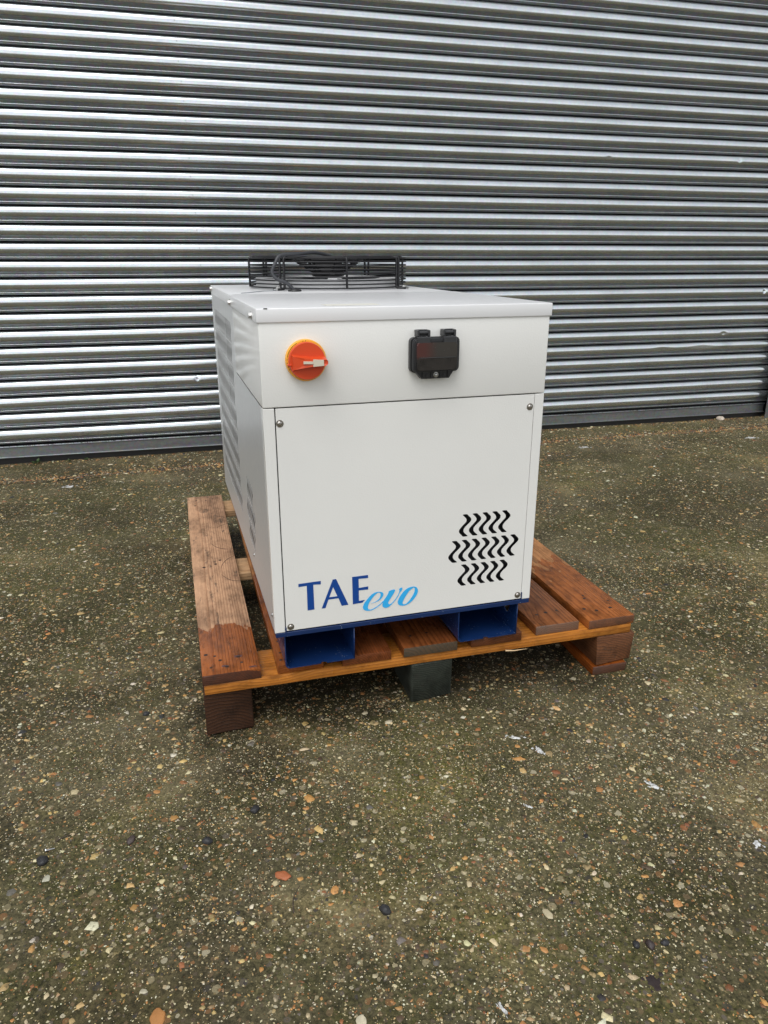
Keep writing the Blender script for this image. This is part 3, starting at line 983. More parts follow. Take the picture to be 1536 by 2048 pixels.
for nm, lp, mt, off in (('printed_letter', [T_], M_print_blue, .0004), ('printed_letter', [A1, A2], M_print_blue, .0004), ('printed_letter', [E_], M_print_blue, .0004),
                        ('printed_letter', [catmull(e_, 3)], M_print_cyan, .0007), ('printed_letter', [catmull(v_, 3)], M_print_cyan, .0007), ('printed_letter', [catmull(o1, 3), catmull(o2, 3)], M_print_cyan, .0007)):
    plate(nm, lp, PRN, mt, door, map_front(FB - off))

# corner columns
box('corner_column', M_white, CH, .0032, .0238, FB, FB + .02, cz(.2328), cz(.6852), .0008)
box('corner_column', M_white, CH, .5448, .5650, FB, FB + .02, cz(.2328), cz(.6852), .0008)
# control section above the seam
bm = new_bm()
add_box(bm, .0030, .5652, FB - .0003, .450, cz(.6868), cz(.842), .0022, 3)
ctrl = finish(bm, 'control_panel', M_white, CH, smooth=True, angle=R(50))
# interior core, dark
box('inner_frame', M_dark_in, CH, .075, .55, .045, 1.08, cz(.24), cz(.684))
box('inner_plate', M_dark_in, CH, .0100, .5600, .024, .0255, cz(.6840), cz(.6866))
box('seam_backing', M_dark_in, CH, .0050, .0300, .0240, .0260, cz(.2340), cz(.6835))
box('seam_backing', M_dark_in, CH, .5400, .5630, .0240, .0260, cz(.2340), cz(.6835))
# left side panel with grille and vent slots
def side_loops():
    L = [[(-x, z) for x, z in ((1.097, .2326), (.0236, .2326), (.0236, .6855), (.4512, .6855), (.4512, .842), (1.097, .842))]]
    for zr, b0, n_ in ((.457, .372, 5), (.403, .394, 7), (.349, .372, 5)):
        for k in range(n_):
            L.append([(-b0 + .0221 * k + u, zr + v) for u, v in Wf])
    for row in range(9):
        b0 = 1.005 + (.011 if row % 2 else 0)
        for k in range(22):
            L.append([(-b0 + .0221 * k + u, .795 - .0541 * row + v) for u, v in Wf])
    return L
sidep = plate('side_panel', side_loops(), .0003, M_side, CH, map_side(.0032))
# a flat skin for the right side, the back and the floor
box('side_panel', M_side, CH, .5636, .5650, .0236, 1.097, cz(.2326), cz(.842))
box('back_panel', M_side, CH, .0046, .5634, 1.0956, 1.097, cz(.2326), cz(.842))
# condenser coil behind the grille
bm = new_bm()
for k in range(150):
    y = .50 + .0036 * k
    add_box(bm, .034, .060, y, y + .0009, cz(.300), cz(.815))
for k in range(17):
    add_cyl(bm, (.046, .495, cz(.315 + .0295 * k)), (0, 1, 0), .0045, .56, 8)
add_box(bm, .061, .063, .49, 1.06, cz(.300), cz(.815))
coil = finish(bm, 'condenser_coil', M_alu, CH)
coil['kind'] = 'stuff'
# lid in two halves
bm = new_bm()
add_box(bm, 0, CW, 0, .5070, cz(.8352), cz(.8601), .0022, 3)
lid = finish(bm, 'lid', M_lid, CH, smooth=True, angle=R(50))
lid['label'] = 'front half of the white lid'
bm = new_bm()
add_box(bm, .0026, CW - .0026, .5085, CD, cz(.8352), cz(.8598), .0022, 3)
lid2 = finish(bm, 'lid', M_lid, CH, smooth=True, angle=R(50))
lid2['label'] = 'rear half of the white lid under the fan'
box('paint_chip', M_black_pl, lid, .0135, .0200, -.0003, .0006, cz(.8585), cz(.8603))
box('paper_label', plain('pale_paper', (.74, .73, .66), .5), lid, .130, .232, .030, .075, cz(.8601) + .0003, cz(.8601) + .0007)
bm = new_bm()
for a0_, a1_ in (((.036, .545), (.060, .570)), ((.060, .570), (.100, .640)), ((.100, .640), (.135, .655))):
    q0 = Vector((a0_[0], a0_[1], cz(.8599))); q1 = Vector((a1_[0], a1_[1], cz(.8599)))
    add_tube(bm, [q0, q1], .0016, 4)
mk = finish(bm, 'scrape_mark', plain('grey_scrape', (.20, .22, .24), .5), lid2)
mk['kind'] = 'stuff'
# screws
def screw(parent, c, axis, r=.0048, h=.003, mat=M_steel):
    bm = new_bm()
    add_lathe(bm, [(r * 1.45, 0), (r * 1.45, .0007), (r, .0008), (r * .92, h * .6), (r * .6, h * .95), (r * .32, h), (r * .26, h * .55), (0, h * .5)], c, axis, 20)
    return finish(bm, 'screw', mat, parent, smooth=True, angle=R(50))
for a_, z_ in ((.0325, .6576), (.5347, .6602), (.0350, .2434), (.5351, .2445)):
    screw(door, (a_, FB, cz(z_)), (0, -1, 0))
def hexbolt(parent, c, axis, r=.0055):
    bm = new_bm()
    add_cyl(bm, c, axis, r * 1.5, .001, 20)
    ax = Vector(axis)
    add_cyl(bm, Vector(c) + ax * .001, axis, r, .0045, 6)
    return finish(bm, 'bolt', M_steel_b, parent)
hexbolt(lid, (0, .0665, cz(.8440)), (-1, 0, 0))
hexbolt(lid, (0, .4640, cz(.8440)), (-1, 0, 0))
hexbolt(lid2, (.0026, 1.062, cz(.8510)), (-1, 0, 0))
screw(sidep, (.003, .3085, cz(.2812)), (-1, 0, 0), .0035, .0025, M_steel_b)
screw(sidep, (.003, .0300, cz(.262)), (-1, 0, 0), .0035, .0025, M_steel_b)
# blue base
bm = new_bm()
add_box(bm, .0045, .5640, .0020, 1.095, cz(.2226), cz(.2323), .0008)
base = finish(bm, 'base_frame', M_blue, CH)
box('corner_tab', M_blue, base, .0237, .0262, .0010, .0045, cz(.2325), cz(.2440))
box('corner_tab', M_blue, base, .5431, .5452, .0010, .0045, cz(.2325), cz(.2500))
def fork_channel(x0, x1, hole):
    y0, y1 = .008, 1.09
    t = .0022
    root = None
    # floor with a half-round notch in its front edge
    xc = x0 + (x1 - x0) * .55 if not hole else x0 + (x1 - x0) * .48
    lp = [(x0 + .010, y0), (xc - .0065, y0)]
    for k in range(9):
        a_ = R(180 - 180 * k / 8)
        lp.append((xc + .0065 * math.cos(a_), y0 + .0065 * math.sin(a_)))
    lp += [(xc + .0065, y0), (x1, y0), (x1, y1), (x0 + .010, y1)]
    floor_ = plate('fork_channel', [lp], t, M_blue, CH, Matrix.Translation((0, 0, cz(.1465))))
    bm = new_bm()
    # folded radius on the left then the left wall
    n_ = 6
    pr = [(x0 + .010, 0)] + [(x0 + .010 - .010 * math.sin(R(90 * k / n_)), .010 - .010 * math.cos(R(90 * k / n_))) for k in range(1, n_ + 1)] + [(x0, .0766)]
    for side_ in (0, 1):
        pass
    outer = [(x, cz(.1454) + z) for x, z in pr]
    inner = [(x + t if z > 1e-9 else x, cz(.1454) + z + (t if k < n_ else 0)) for k, (x, z) in enumerate(pr)]
    inner = [(min(x, x0 + .0105), z) for x, z in inner]
    V0 = [bm.verts.new((x, y0, z)) for x, z in outer]; V1 = [bm.verts.new((x, y1, z)) for x, z in outer]
    W0 = [bm.verts.new((x, y0, z)) for x, z in inner]; W1_ = [bm.verts.new((x, y1, z)) for x, z in inner]
    for k in range(len(outer) - 1):
        bm.faces.new((V0[k], V0[k + 1], V1[k + 1], V1[k]))
        bm.faces.new((W0[k + 1], W0[k], W1_[k], W1_[k + 1]))
        bm.faces.new((V0[k + 1], V0[k], W0[k], W0[k + 1]))
    finish(bm, 'channel_wall', M_blue, floor_, smooth=True, angle=R(50))
    loops = [rrect(-y1, -y0, .1476, .2224)]
    if hole:
        loops.append([(-.060 + .016 * math.cos(R(k * 18)), .196 + .018 * math.sin(R(k * 18))) for k in range(20)])
    plate('channel_wall', loops, t, M_blue, floor_, map_side(x1 - t / 2))
    return floor_
fork_channel(.0215, .168, False)
fork_channel(.4000, .5410, True)

# ---- rotary isolator switch
kc = (.0835, 0, cz(.7702))
bm = new_bm()
add_lathe(bm, [(.0366, 0), (.0366, .009), (.0355, .0115), (.0290, .0118)], (kc[0], FB - .0003, kc[2]), (0, -1, 0), 48)
sw = finish(bm, 'rotary_switch', M_yellow, CH, smooth=True, angle=R(40))
sw['label'] = 'orange knob on a yellow ring, main isolator'
bm = new_bm()
add_lathe(bm, [(.0328, .0115), (.0328, .0185), (.0318, .0205), (0, .0207)], (kc[0], FB, kc[2]), (0, -1, 0), 48)
kd = finish(bm, 'knob', M_orange, sw, smooth=True, angle=R(40))
# raised grip, wide at the left and narrow at the right where it overhangs
bm = new_bm()
def kp(u, v, d): return (kc[0] + u * (.86 if d > .013 else .95), FB - d, kc[2] + v * (.92 if d > .013 else .95))
ol = [(-.0320, -.0185), (-.0330, .0135), (-.012, .0105), (.012, .0085), (.036, .0090), (.0395, .0050), (.0395, -.0050), (.034, -.0095), (.008, -.0110), (-.012, -.0145)]
top = [(-.0290, -.0150), (-.0300, .0105), (-.012, .0075), (.012, .0050), (.035, .0045), (.0380, .0020), (.0380, -.0035), (.033, -.0070), (.008, -.0080), (-.012, -.0115)]
dp = [.026, .026, .032, .038, .042, .041, .041, .042, .038, .032]
B0 = [bm.verts.new(kp(u, v, .0200)) for u, v in ol]
B1 = [bm.verts.new(kp(u, v, d)) for (u, v), d in zip(top, dp)]
for k in range(len(ol)):
    j = (k + 1) % len(ol)
    bm.faces.new((B0[k], B0[j], B1[j], B1[k]))
bm.faces.new(B0[::-1])
cen = bm.verts.new(kp(0.002, -.001, .0355))
for k in range(len(ol)):
    bm.faces.new((B1[k], B1[(k + 1) % len(ol)], cen))
bmesh.ops.bevel(bm, geom=[e for e in bm.edges if e.calc_face_angle(0) > .6], offset=.0010, segments=2, affect='EDGES')
finish(bm, 'grip', M_orange, sw)
bm = new_bm()
V = [bm.verts.new(kp(u, v, d)) for u, v, d in ((.008, -.0082, .0385), (.029, -.0065, .0425), (.029, .0045, .0425), (.008, .0055, .0385))]
f = bm.faces.new(V); r_ = bmesh.ops.extrude_face_region(bm, geom=[f])
for g in r_['geom']:
    if isinstance(g, bmesh.types.BMVert): g.co.y += .004
finish(bm, 'label_insert', M_label, sw)
bm = new_bm()
V = [bm.verts.new(kp(u, v, d)) for u, v, d in ((-.011, -.0030, .0352), (.008, -.0030, .0392), (.008, .0018, .0392), (-.011, .0018, .0352))]
f = bm.faces.new(V); r_ = bmesh.ops.extrude_face_region(bm, geom=[f])
for g in r_['geom']:
    if isinstance(g, bmesh.types.BMVert): g.co.y += .004
finish(bm, 'label_tab', M_label, sw)
# pointer and the dark scale marks on the yellow ring
box('pointer', M_orange, sw, kc[0] - .0352, kc[0] - .028, FB - .022, FB - .012, kc[2] - .0075, kc[2] - .0045, .0008)
bm = new_bm()
def arc_mark(a0, a1, r0, r1, d=.0121):
    n_ = max(2, int(abs(a1 - a0) / 5))
    vs0, vs1 = [], []
    for k in range(n_ + 1):
        a_ = R(a0 + (a1 - a0) * k / n_)
        vs0.append(bm.verts.new(kp(r0 * math.cos(a_), r0 * math.sin(a_), d)))
        vs1.append(bm.verts.new(kp(r1 * math.cos(a_), r1 * math.sin(a_), d)))
    for k in range(n_):
        bm.faces.new((vs0[k], vs0[k + 1], vs1[k + 1], vs1[k]))
arc_mark(118, 168, .0362, .0369, .0122)
arc_mark(97, 101, .0358, .0368, .0122)
arc_mark(90, 92, .0352, .0370, .0122)
for a_ in (174, 184, 195, 204):
    arc_mark(a_, a_ + 3, .0360, .0371, .0122)
finish(bm, 'scale_mark', M_black_pl, sw)

# ---- controller display under a hinged splash cover
bx0, bx1, bz0, bz1 = .2772, .3738, cz(.7400), cz(.8040)
bm = new_bm()
def frame_prism(bm, x0, x1, z0, z1, r, y0, y1):
    lp = rrect(x0, x1, z0, z1, r, 5)
    F_ = [bm.verts.new((u, y0, v)) for u, v in lp]
    B_ = [bm.verts.new((u, y1, v)) for u, v in lp]
    for k in range(len(lp)):
        j = (k + 1) % len(lp)
        bm.faces.new((F_[k], F_[j], B_[j], B_[k]))
    bm.faces.new(F_); bm.faces.new(B_[::-1])
frame_prism(bm, bx0, bx1, bz0, bz1, .009, FB - .012, FB - .0002)
dc = finish(bm, 'display_housing', M_black_pl, CH)
dc['label'] = 'black framed display with a smoked hinged cover'
bm = new_bm()
frame_prism(bm, bx0 + .0022, bx1 - .0035, bz0 + .0012, bz1 - .0012, .0085, FB - .0185, FB - .0125)
finish(bm, 'cover_rim', M_grey_pl, dc)
def smoked():
    m = NT('smoked_cover')
    p = m.tc()
    z = m.sep(p)[2]
    n = m.noise(p, 60, 3)
    c = m.ramp(n, [(.3, (.018, .017, .017)), (.7, (.030, .027, .026))])
    xx = m.sep(p)[0]
    up = m.ramp(z, [(cz(.768), 0.0), (cz(.7695), 1.0)])
    lf = m.ramp(xx, [(.300, 1.0), (.325, 0.0)])
    c = m.mix(m.math('MULTIPLY', up, .8), c, (.050, .046, .042))  # paler upper half paints a reflection into the window colour
    c = m.mix(m.math('MULTIPLY', m.math('MULTIPLY', up, lf), .7), c, (.090, .024, .022))
    dr = m.ramp(m.vor(p, 260).outputs['Distance'], [(.0, 1.0), (.16, 0.0)])
    dr = m.math('MULTIPLY', dr, m.ramp(m.noise(p, 70, 2), [(.56, 0.0), (.60, 1.0)]))
    c = m.mix(m.math('MULTIPLY', dr, .5), c, (.35, .35, .33))
    m.set(Base_Color=c, Roughness=.12)
    m.b.inputs['Coat Weight'].default_value = .4
    m.bump(dr, .6, .0008)
    return m.m
bm = new_bm()
for k in range(3):                      # ribs round the rim
    e_ = .0030 + .0018 * k
    pts_ = [(u, FB - .0188 - .0010 * k, v) for u, v in rrect(bx0 + .0022 + e_, bx1 - .0035 - e_, bz0 + e_, bz1 - e_, .0075, 5)]
    add_tube(bm, pts_, .0008, 6, closed=True)
finish(bm, 'rim_rib', M_grey_pl, dc, smooth=True)
bm = new_bm()
frame_prism(bm, bx0 + .0085, bx1 - .0100, bz0 + .0055, bz1 - .0085, .004, FB - .0265, FB - .0186)
bmesh.ops.bevel(bm, geom=[e for e in bm.edges if all(abs(v.co.y - (FB - .0265)) < 1e-6 for v in e.verts)], offset=.0015, segments=2, affect='EDGES')
finish(bm, 'smoked_window', smoked(), dc, smooth=True, angle=R(40))
box('window_rib', M_grey_pl, dc, bx0 + .012, bx1 - .0125, FB - .0272, FB - .0262, bz0 + .0275, bz0 + .0290, .0004)
for hx in (.3005, .3510):
    bm = new_bm()
    add_box(bm, hx - .0125, hx + .0125, FB - .024, FB - .0126, bz1 - .011, bz1 + .0015, .0012)
    add_box(bm, hx - .0125, hx - .0085, FB - .020, FB - .001, bz1 + .0015, bz1 + .0135, .001)
    add_box(bm, hx + .0085, hx + .0125, FB - .020, FB - .001, bz1 + .0015, bz1 + .0135, .001)
    add_box(bm, hx - .0086, hx + .0086, FB - .008, FB - .001, bz1 + .0015, bz1 + .0135)
    add_cyl(bm, (hx - .0086, FB - .0145, bz1 + .0085), (1, 0, 0), .0032, .0172, 12)
    finish(bm, 'hinge', M_grey_pl, dc)
# latch strip at the bottom, trapezoid
bm = new_bm()
lp = [(bx0 + .010, bz0 + .002), (bx0 + .022, bz0 - .0115), (bx1 - .021, bz0 - .0115), (bx1 - .012, bz0 + .002)]
F_ = [bm.verts.new((u, FB - .0160, v)) for u, v in lp]; B_ = [bm.verts.new((u, FB - .0004, v)) for u, v in lp]
for k in range(4):
    bm.faces.new((F_[k], F_[(k + 1) % 4], B_[(k + 1) % 4], B_[k]))
bm.faces.new(F_); bm.faces.new(B_[::-1])
for u in (-.017, .017):
    add_cyl(bm, (.3262 + u, FB - .0158, bz0 - .0055), (0, -1, 0), .003, .002, 12)
for u in (-.026, -.009, .009, .024):
    add_box(bm, .3262 + u - .0008, .3262 + u + .0008, FB - .019, FB - .0158, bz0 - .011, bz0 + .001)
finish(bm, 'latch', M_black_pl, dc)
screw(dc, (.3265, FB - .0160, bz0 - .0045), (0, -1, 0), .0034, .0045, M_steel_b)

# ---- fan on the lid
FA, FBc, FR = .316, .845, .222
zl = cz(.8601)
bm = new_bm()
add_lathe(bm, [(.214, 0), (.208, .003), (.204, .006), (.2035, .024), (.2055, .0272), (.2015, .0272), (.199, .024), (.199, .001)], (FA, FBc, zl - .0003), (0, 0, 1), 96)
fan = finish(bm, 'fan_shroud', M_lid, CH, smooth=True, angle=R(40))
guard_bm = new_bm()
def circ(r, z, n=96): return [(FA + r * math.cos(2 * math.pi * k / n), FBc + r * math.sin(2 * math.pi * k / n), z) for k in range(n)]
HT = .0855
wires = new_bm()
for k in range(9):
    add_tube(wires, circ(FR - .0015, zl + .0050 + k * .0093), .0021, 6, closed=True)
for k in range(9):
    rr = .208 - k * .0125
    add_tube(wires, circ(rr, zl + HT - .0035 + .0004, 80), .0021, 6, closed=True)
cone = [(.100, .074), (.090, .068), (.080, .062), (.070, .056), (.060, .050), (.052, .044)]
for rr, z in cone:
    add_tube(wires, circ(rr, zl + z, 48), .0022, 6, closed=True)
gd = finish(wires, 'fan_guard', M_black_wire, CH, smooth=True)
gd['label'] = 'black wire fan guard'
bm = new_bm()
def rod(ang, off, foot=False):
    c_, s_ = math.cos(R(ang)), math.sin(R(ang))
    px_, py_ = -s_, c_
    P_ = lambda r, z: (FA + r * c_ + off * px_, FBc + r * s_ + off * py_, zl + z)
    pts = [P_(.052, .046), P_(.095, .073), P_(.110, .0805), P_(.205, .0830), P_(.216, .0822), P_(.2205, .0790), P_(.2225, .074), P_(.2225, .012)]
    if foot:
        pts = pts[:-1] + [P_(.2225, .010), P_(.2240, .0045), P_(.229, .0025), P_(.252, .0024)]
    else:
        pts = pts[:-1] + [P_(.2225, .0040)]
    add_tube(bm, pts, .0030 if not foot else .0032, 8)
for a_ in (0, 90, 180, 270): rod(a_, 0)
for a_ in (45, 135, 225, 315):
    rod(a_, -.0065, True); rod(a_, .0065, True)
finish(bm, 'guard_rod', M_black_wire, gd, smooth=True)
for a_ in (45, 135, 225, 315):
    c_, s_ = math.cos(R(a_)), math.sin(R(a_))
    bm = new_bm()
    add_tube(bm, [(FA + .252 * c_ + o_ * -s_, FBc + .252 * s_ + o_ * c_, zl + .0024) for o_ in (-.0065, 0, .0065)], .0023, 8)
    add_cyl(bm, (FA + .243 * c_, FBc + .243 * s_, zl + .0036), (0, 0, 1), .0085, .0015, 16)
    add_cyl(bm, (FA + .243 * c_, FBc + .243 * s_, zl + .0050), (0, 0, 1), .0058, .0052, 6)
    finish(bm, 'foot_bolt', M_steel_b, gd)
# motor and blades
bm = new_bm()
add_lathe(bm, [(0, .030), (.044, .030), (.0475, .033), (.0475, .046), (.040, .049), (.040, .066), (.062, .070), (.066, .077), (.030, .0795), (0, .0795)], (FA, FBc, zl), (0, 0, 1), 40)
mot = finish(bm, 'fan_motor', M_black_pl, CH, smooth=True, angle=R(40))
box('motor_clip', M_steel_b, mot, FA - .006, FA + .010, FBc - .0485, FBc - .0400, zl + .036, zl + .041, .001)
bl = None
for k in range(5):
    bm = new_bm()
    N_ = 8
    A_, B_ = [], []
    for i in range(N_ + 1):
        r0 = .042 + (.150) * i / N_
        sweep = .30 * (i / N_) ** 1.5
        a0, a1 = -.24 + sweep, .30 + sweep * 1.15
        A_.append((r0 * math.cos(a0), r0 * math.sin(a0), .022)); B_.append((r0 * math.cos(a1), r0 * math.sin(a1), .004))
    Av = [bm.verts.new(p_) for p_ in A_]; Bv = [bm.verts.new(p_) for p_ in B_]
    for i in range(N_): bm.faces.new((Av[i], Av[i + 1], Bv[i + 1], Bv[i]))
    r_ = bmesh.ops.extrude_face_region(bm, geom=list(bm.faces))
    for g in r_['geom']:
        if isinstance(g, bmesh.types.BMVert): g.co.z += .0025
    b_ = finish(bm, 'fan_blade', M_grey_pl, mot, smooth=True, angle=R(40), loc=(FA, FBc, zl))
    b_.rotation_euler = (0, 0, R(72 * k + 20))
# supply cable looping over the guard down to its grommet
fx, fy = .176, .612
cab = catmull([(.300, .740, zl + .084), (.250, .690, zl + .0925), (.200, .655, zl + .0900), (.150, .640, zl + .086), (.133, .632, zl + .066), (.124, .628, zl + .046), (.134, .622, zl + .030), (.158, .616, zl + .020), (fx, fy, zl + .002)], 6, closed=False)
bm = new_bm(); add_tube(bm, cab, .0044, 10)
cb = finish(bm, 'cable', M_cable, CH, smooth=True)
bm = new_bm()
add_lathe(bm, [(.0165, 0), (.0175, .0018), (.0160, .0046), (.0060, .0054), (0, .0054)], (fx + .001, fy, zl), (0, 0, 1), 24)
finish(bm, 'grommet', M_black_pl, cb, smooth=True, angle=R(50))

# ---------------------------------------------------------------- small things on the ground
def gz_at(x, y): return float(hgt(np.array([x]), np.array([y]))[0])

def stone(name, x, y, r, col, seed, flat=.6, label=None, cat='stone', group=None, asp=.75):
    r_ = random.Random(seed)
    bm = new_bm()
    bmesh.ops.create_icosphere(bm, subdivisions=3, radius=1.0)
    for v in bm.verts:
        n = v.co.normalized()
        k = 1 + .25 * mnoise.noise(n * 1.3 + Vector((seed, 0, 0))) + .08 * mnoise.noise(n * 4 + Vector((0, seed, 0)))
        v.co = Vector((n.x * k * r, n.y * k * r * asp, n.z * k * r * flat))
    m = plain('loose_stone_%s' % ('dark' if sum(col) < .2 else 'light'), col, .55, var=.3, bump=.3, bscale=900)
    o = finish(bm, name, m, None, smooth=True, loc=(x, y, gz_at(x, y) + r * flat * .55))
    o.rotation_euler = (r_.uniform(-.2, .2), r_.uniform(-.2, .2), r_.uniform(0, 3))
    return tag(o, label, cat, group)

G = 'loose dark stones scattered on the yard'
DK = (.022, .022, .024)
stone('loose_stone', -.5653, .949, .0115, DK, 1, .5, 'flat black stone beside the small screw at the left edge', group=G)
stone('loose_stone', -.3019, .9916, .0085, DK, 2, .7, 'black upright stone alone below the dark pallet block', group=G)
stone('loose_stone', -.2332, 1.0668, .0095, DK, 3, .6, 'black stone nearest the pallet at the left', group=G)
stone('loose_stone', -.4331, .9927, .0090, (.05, .035, .03), 4, .5, 'dark brown stone between the screw and the middle black stones', group=G)
stone('loose_stone', .0015, .8512, .0095, DK, 5, .8, 'black lump in the middle of the yard foreground', group=G)
stone('loose_stone', .3663, .7929, .0068, DK, 6, .6, 'leftmost small dark stone in the row of three at the lower right', group=G)
stone('loose_stone', .3866, .7929, .0080, (.035, .024, .022), 7, .6, 'middle and largest dark stone in the row of three at the lower right', group=G)
stone('loose_stone', .4099, .797, .0065, DK, 8, .6, 'rightmost small dark stone in the row of three at the lower right', group=G)
stone('loose_stone', -.52, 1.36, .0075, DK, 9, .6, 'dark stone left of the front left pallet block', group=G)
stone('orange_stone', -.2979, .6858, .0135, (.42, .19, .06), 10, .16, 'large flat orange stone at the bottom edge left of centre', group='flat coloured flints')
stone('orange_stone', -.1642, .92, .0135, (.38, .12, .045), 11, .22, 'flat brick red flint left of centre in the foreground', group='flat coloured flints', asp=.6)
stone('pale_stone', 2.0544, 4.395, .028, (.55, .47, .38), 12, .5, 'pale pink stone lying at the foot of the shutter on the right')
stone('pale_stone', .2495, .8470, .0105, (.46, .40, .26), 13, .15, 'flat cream flint right of centre in the foreground', asp=.55)
stone('pale_stone', -.0300, .6820, .0090, (.55, .50, .36), 14, .2, 'cream nodule at the bottom edge near the centre', asp=.8)

# chalky white splashes
M_chalk = NT('chalky_splash')
M_chalk.set(Base_Color=M_chalk.ramp(M_chalk.noise(M_chalk.tc(), 180, 3), [(.35, (.28, .28, .26)), (.58, (.62, .63, .63))]), Roughness=.8)
M_chalk = M_chalk.m
def splash(x, y, L, W_, rot, seed, label):
    r_ = random.Random(seed)
    bm = new_bm()
    blobs = [(0, 0, 1.0)] + [(r_.uniform(-1.0, 1.0) * L, r_.uniform(-1.0, 1.0) * W_, r_.uniform(.12, .42)) for _ in range(9)]
    for bx, by, s in blobs:
        n_ = 18
        ph = r_.uniform(0, 50)
        c_ = bm.verts.new((bx, by, .0018 * s + .0006))
        ring = []
        for k in range(n_):
            a_ = 2 * math.pi * k / n_
            q_ = 1 + .6 * mnoise.noise(Vector((math.cos(a_) * 1.7 + ph, math.sin(a_) * 1.7, seed)))
            ring.append(bm.verts.new((bx + math.cos(a_) * L * s * .55 * q_, by + math.sin(a_) * W_ * s * .75 * q_, -.0008)))
        for k in range(n_):
            bm.faces.new((c_, ring[k], ring[(k + 1) % n_]))
    o = finish(bm, 'bird_dropping', M_chalk, None, smooth=True, loc=(x, y, gz_at(x, y) + .0006))
    o.rotation_euler = (0, 0, rot)
    return tag(o, label, 'bird dropping', 'chalky white droppings on the concrete')
splash(.3132, 1.2365, .011, .013, .3, 1, 'white dropping just below the pallet between middle and right blocks')
splash(.2724, 1.2772, .020, .006, -.2, 2, 'faint elongated dropping nearest the pallet')
splash(.513, 1.1328, .020, .007, -.6, 3, 'stringy white dropping right of centre')
splash(.6388, .9916, .011, .010, .1, 4, 'bright white dropping at the right edge of the foreground')
splash(-1.3627, 3.0265, .030, .020, .2, 5, 'pale dropping left near the joint before the shutter')
splash(.1579, .6994, .004, .012, .5, 6, 'thin pale dropping at the bottom edge right of centre')
splash(.265, 1.075, .013, .003, -.5, 7, 'thin white streak in the middle right of the yard')
splash(1.05, 3.72, .032, .018, .2, 8, 'small pale dropping right of the chiller near the joint')
splash(2.03, 3.95, .045, .018, .2, 9, 'pale streak at the far right edge before the shutter')

M_stain = plain('dark_purple_stain', (.022, .014, .013), .75, var=.3)
stn = splash(.3714, .7385, .017, .014, .2, 21, 'dark purple-brown blotch on the concrete at the lower right corner')
stn.name = 'dark_stain'
stn['category'] = 'stain'
del stn['group']
stn.data.materials[0] = M_stain

# twigs
M_twig = plain('dead_twig', (.055, .040, .030), .8)
def twig(x, y, L, rot, r, label, bend=.1):
    pts = [(L * t, L * bend * math.sin(t * 3.1), r * .9 + .001 * math.sin(t * 5)) for t in [i / 8 for i in range(9)]]
    bm = new_bm(); add_tube(bm, pts, [r * (1 - .4 * i / 8) for i in range(9)], 6)
    o = finish(bm, 'twig', M_twig, None, smooth=True, loc=(x, y, gz_at(x, y) + .0005))
    o.rotation_euler = (0, 0, rot)
    return tag(o, label, 'twig', 'dead twigs on the yard')
twig(-.562, .990, .040, .55, .0011, 'short dark twig just above the small screw at the left')
twig(-.138, .850, .052, 1.5, .0010, 'thin dark straw pointing away from the camera left of centre')
twig(.30, 1.335, .040, .9, .0009, 'thin twig in front of the right part of the pallet')
# small steel screw lying on the ground
bm = new_bm()
add_tube(bm, [(0, 0, .003), (.013, 0, .0015)], [.0016, .0009], 8)
add_lathe(bm, [(0, -.001), (.0038, -.0008), (.0034, .0008), (.0016, .0012)], (-.001, 0, .0032), (-1, 0, .1), 14)
o = finish(bm, 'small_screw', M_steel_b, None, smooth=True, angle=R(40), loc=(-.5676, .9694, gz_at(-.5676, .9694) + .0012))
o.rotation_euler = (0, 0, .5)
tag(o, 'small bright steel screw lying on the ground at the left edge', 'screw')

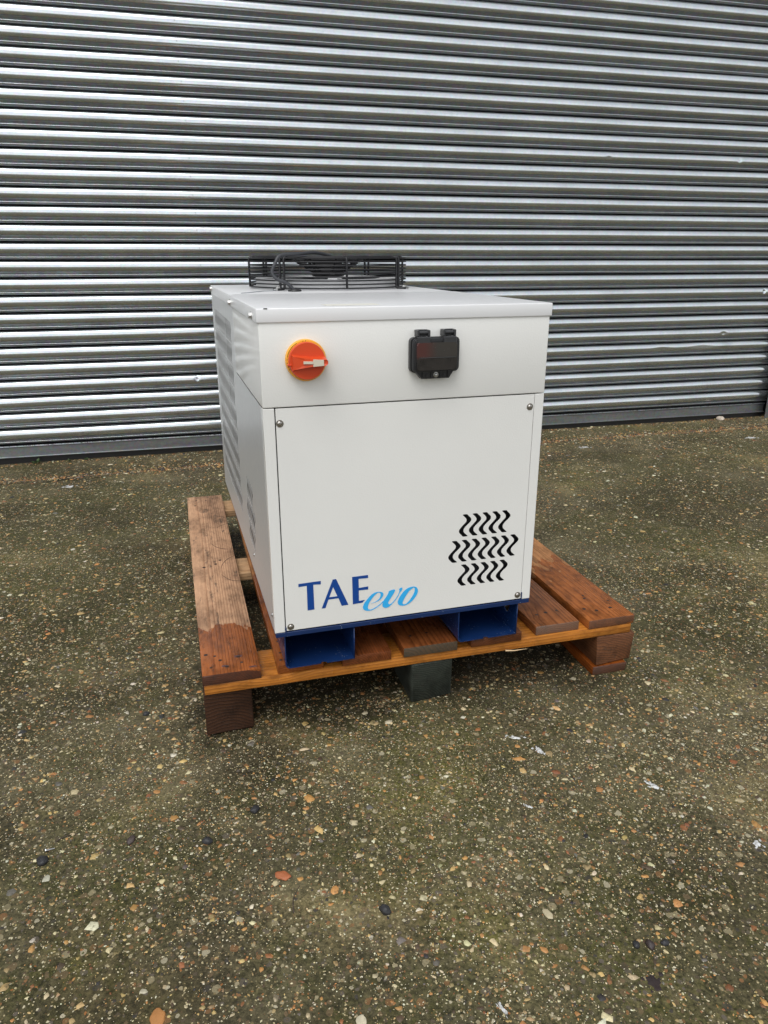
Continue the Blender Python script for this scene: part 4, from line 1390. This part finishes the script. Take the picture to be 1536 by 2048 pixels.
# weeds at the foot of the shutter
M_leaf = plain('weed_leaf', (.045, .085, .022), .6, var=.3)
def weed(s, t, size, seed, label):
    r_ = random.Random(seed)
    p = wall_pt(s, t)
    bm = new_bm()
    for k in range(16):
        a_ = r_.uniform(0, 6.28); L = size * r_.uniform(.5, 1); el = r_.uniform(.15, 1.1)
        d = Vector((math.cos(a_) * math.cos(el), math.sin(a_) * math.cos(el), math.sin(el)))
        sd_ = Vector((-math.sin(a_), math.cos(a_), 0)) * L * .26
        p0 = Vector((0, 0, 0)); p1 = d * L * .5; p2 = d * L + Vector((0, 0, -L * .15))
        st = d * L * .25
        vs = [bm.verts.new(q_) for q_ in (st, p1 + sd_, p2, p1 - sd_)]
        bm.faces.new(vs)
        add_tube(bm, [p0, st, p1], size * .02, 4)
    o = finish(bm, 'weed', M_leaf, None, loc=(p.x, p.y, 0))
    return tag(o, label, 'weed', 'weeds at the foot of the shutter')
weed(-1.745, -.035, .032, 1, 'larger leafy weed at the foot of the shutter at far left')
weed(-1.60, -.03, .014, 2, 'tiny weed sprouting right of the larger weed')
weed(-1.52, -.03, .018, 3, 'small weed third from the left edge at the shutter foot')

# moss cushions
M_moss = NT('moss_green')
M_moss.set(Base_Color=M_moss.ramp(M_moss.noise(M_moss.tc(), 300, 3), [(.3, (.030, .036, .010)), (.7, (.075, .090, .024))]), Roughness=.95)
M_moss = M_moss.m
n = 9000
cent = [(1.0, 3.45, .55), (1.75, 3.75, .35), (2.2, 3.6, .5), (.95, 2.9, .45), (1.5, 2.9, .4), (.55, 1.45, .10), (.3, 1.42, .08), (.0, 1.30, .25), (-.9, 2.2, .5), (-.35, .8, .3), (.2, 1.0, .3), (-1.2, 2.7, .5)]
pts = []
for cx_, cy_, sp in cent:
    k_ = int(n / len(cent))
    q_ = rng.normal(0, 1, (k_, 2)) * sp * np.array([1, .5]) + np.array([cx_, cy_])
    nn = np.array([mnoise.noise(Vector((a_ * 6, b_ * 6, 2.0))) for a_, b_ in q_])
    pts.append(q_[nn > .08])
q_ = np.concatenate(pts)
t_ = -q_[:, 0] * ws + (q_[:, 1] - WD) * wc
q_ = q_[(t_ < -.02) & (q_[:, 1] > .4)]
mz = hgt(q_[:, 0], q_[:, 1])
mo = pebble_mesh('moss', np.stack([q_[:, 0], q_[:, 1], mz], -1), rng.uniform(.0008, .0024, len(q_)), .35, np.full((len(q_), 3), .05), M_moss, 5)
tag(mo, 'tiny green moss cushions growing between the pebbles', 'moss', kind='stuff')
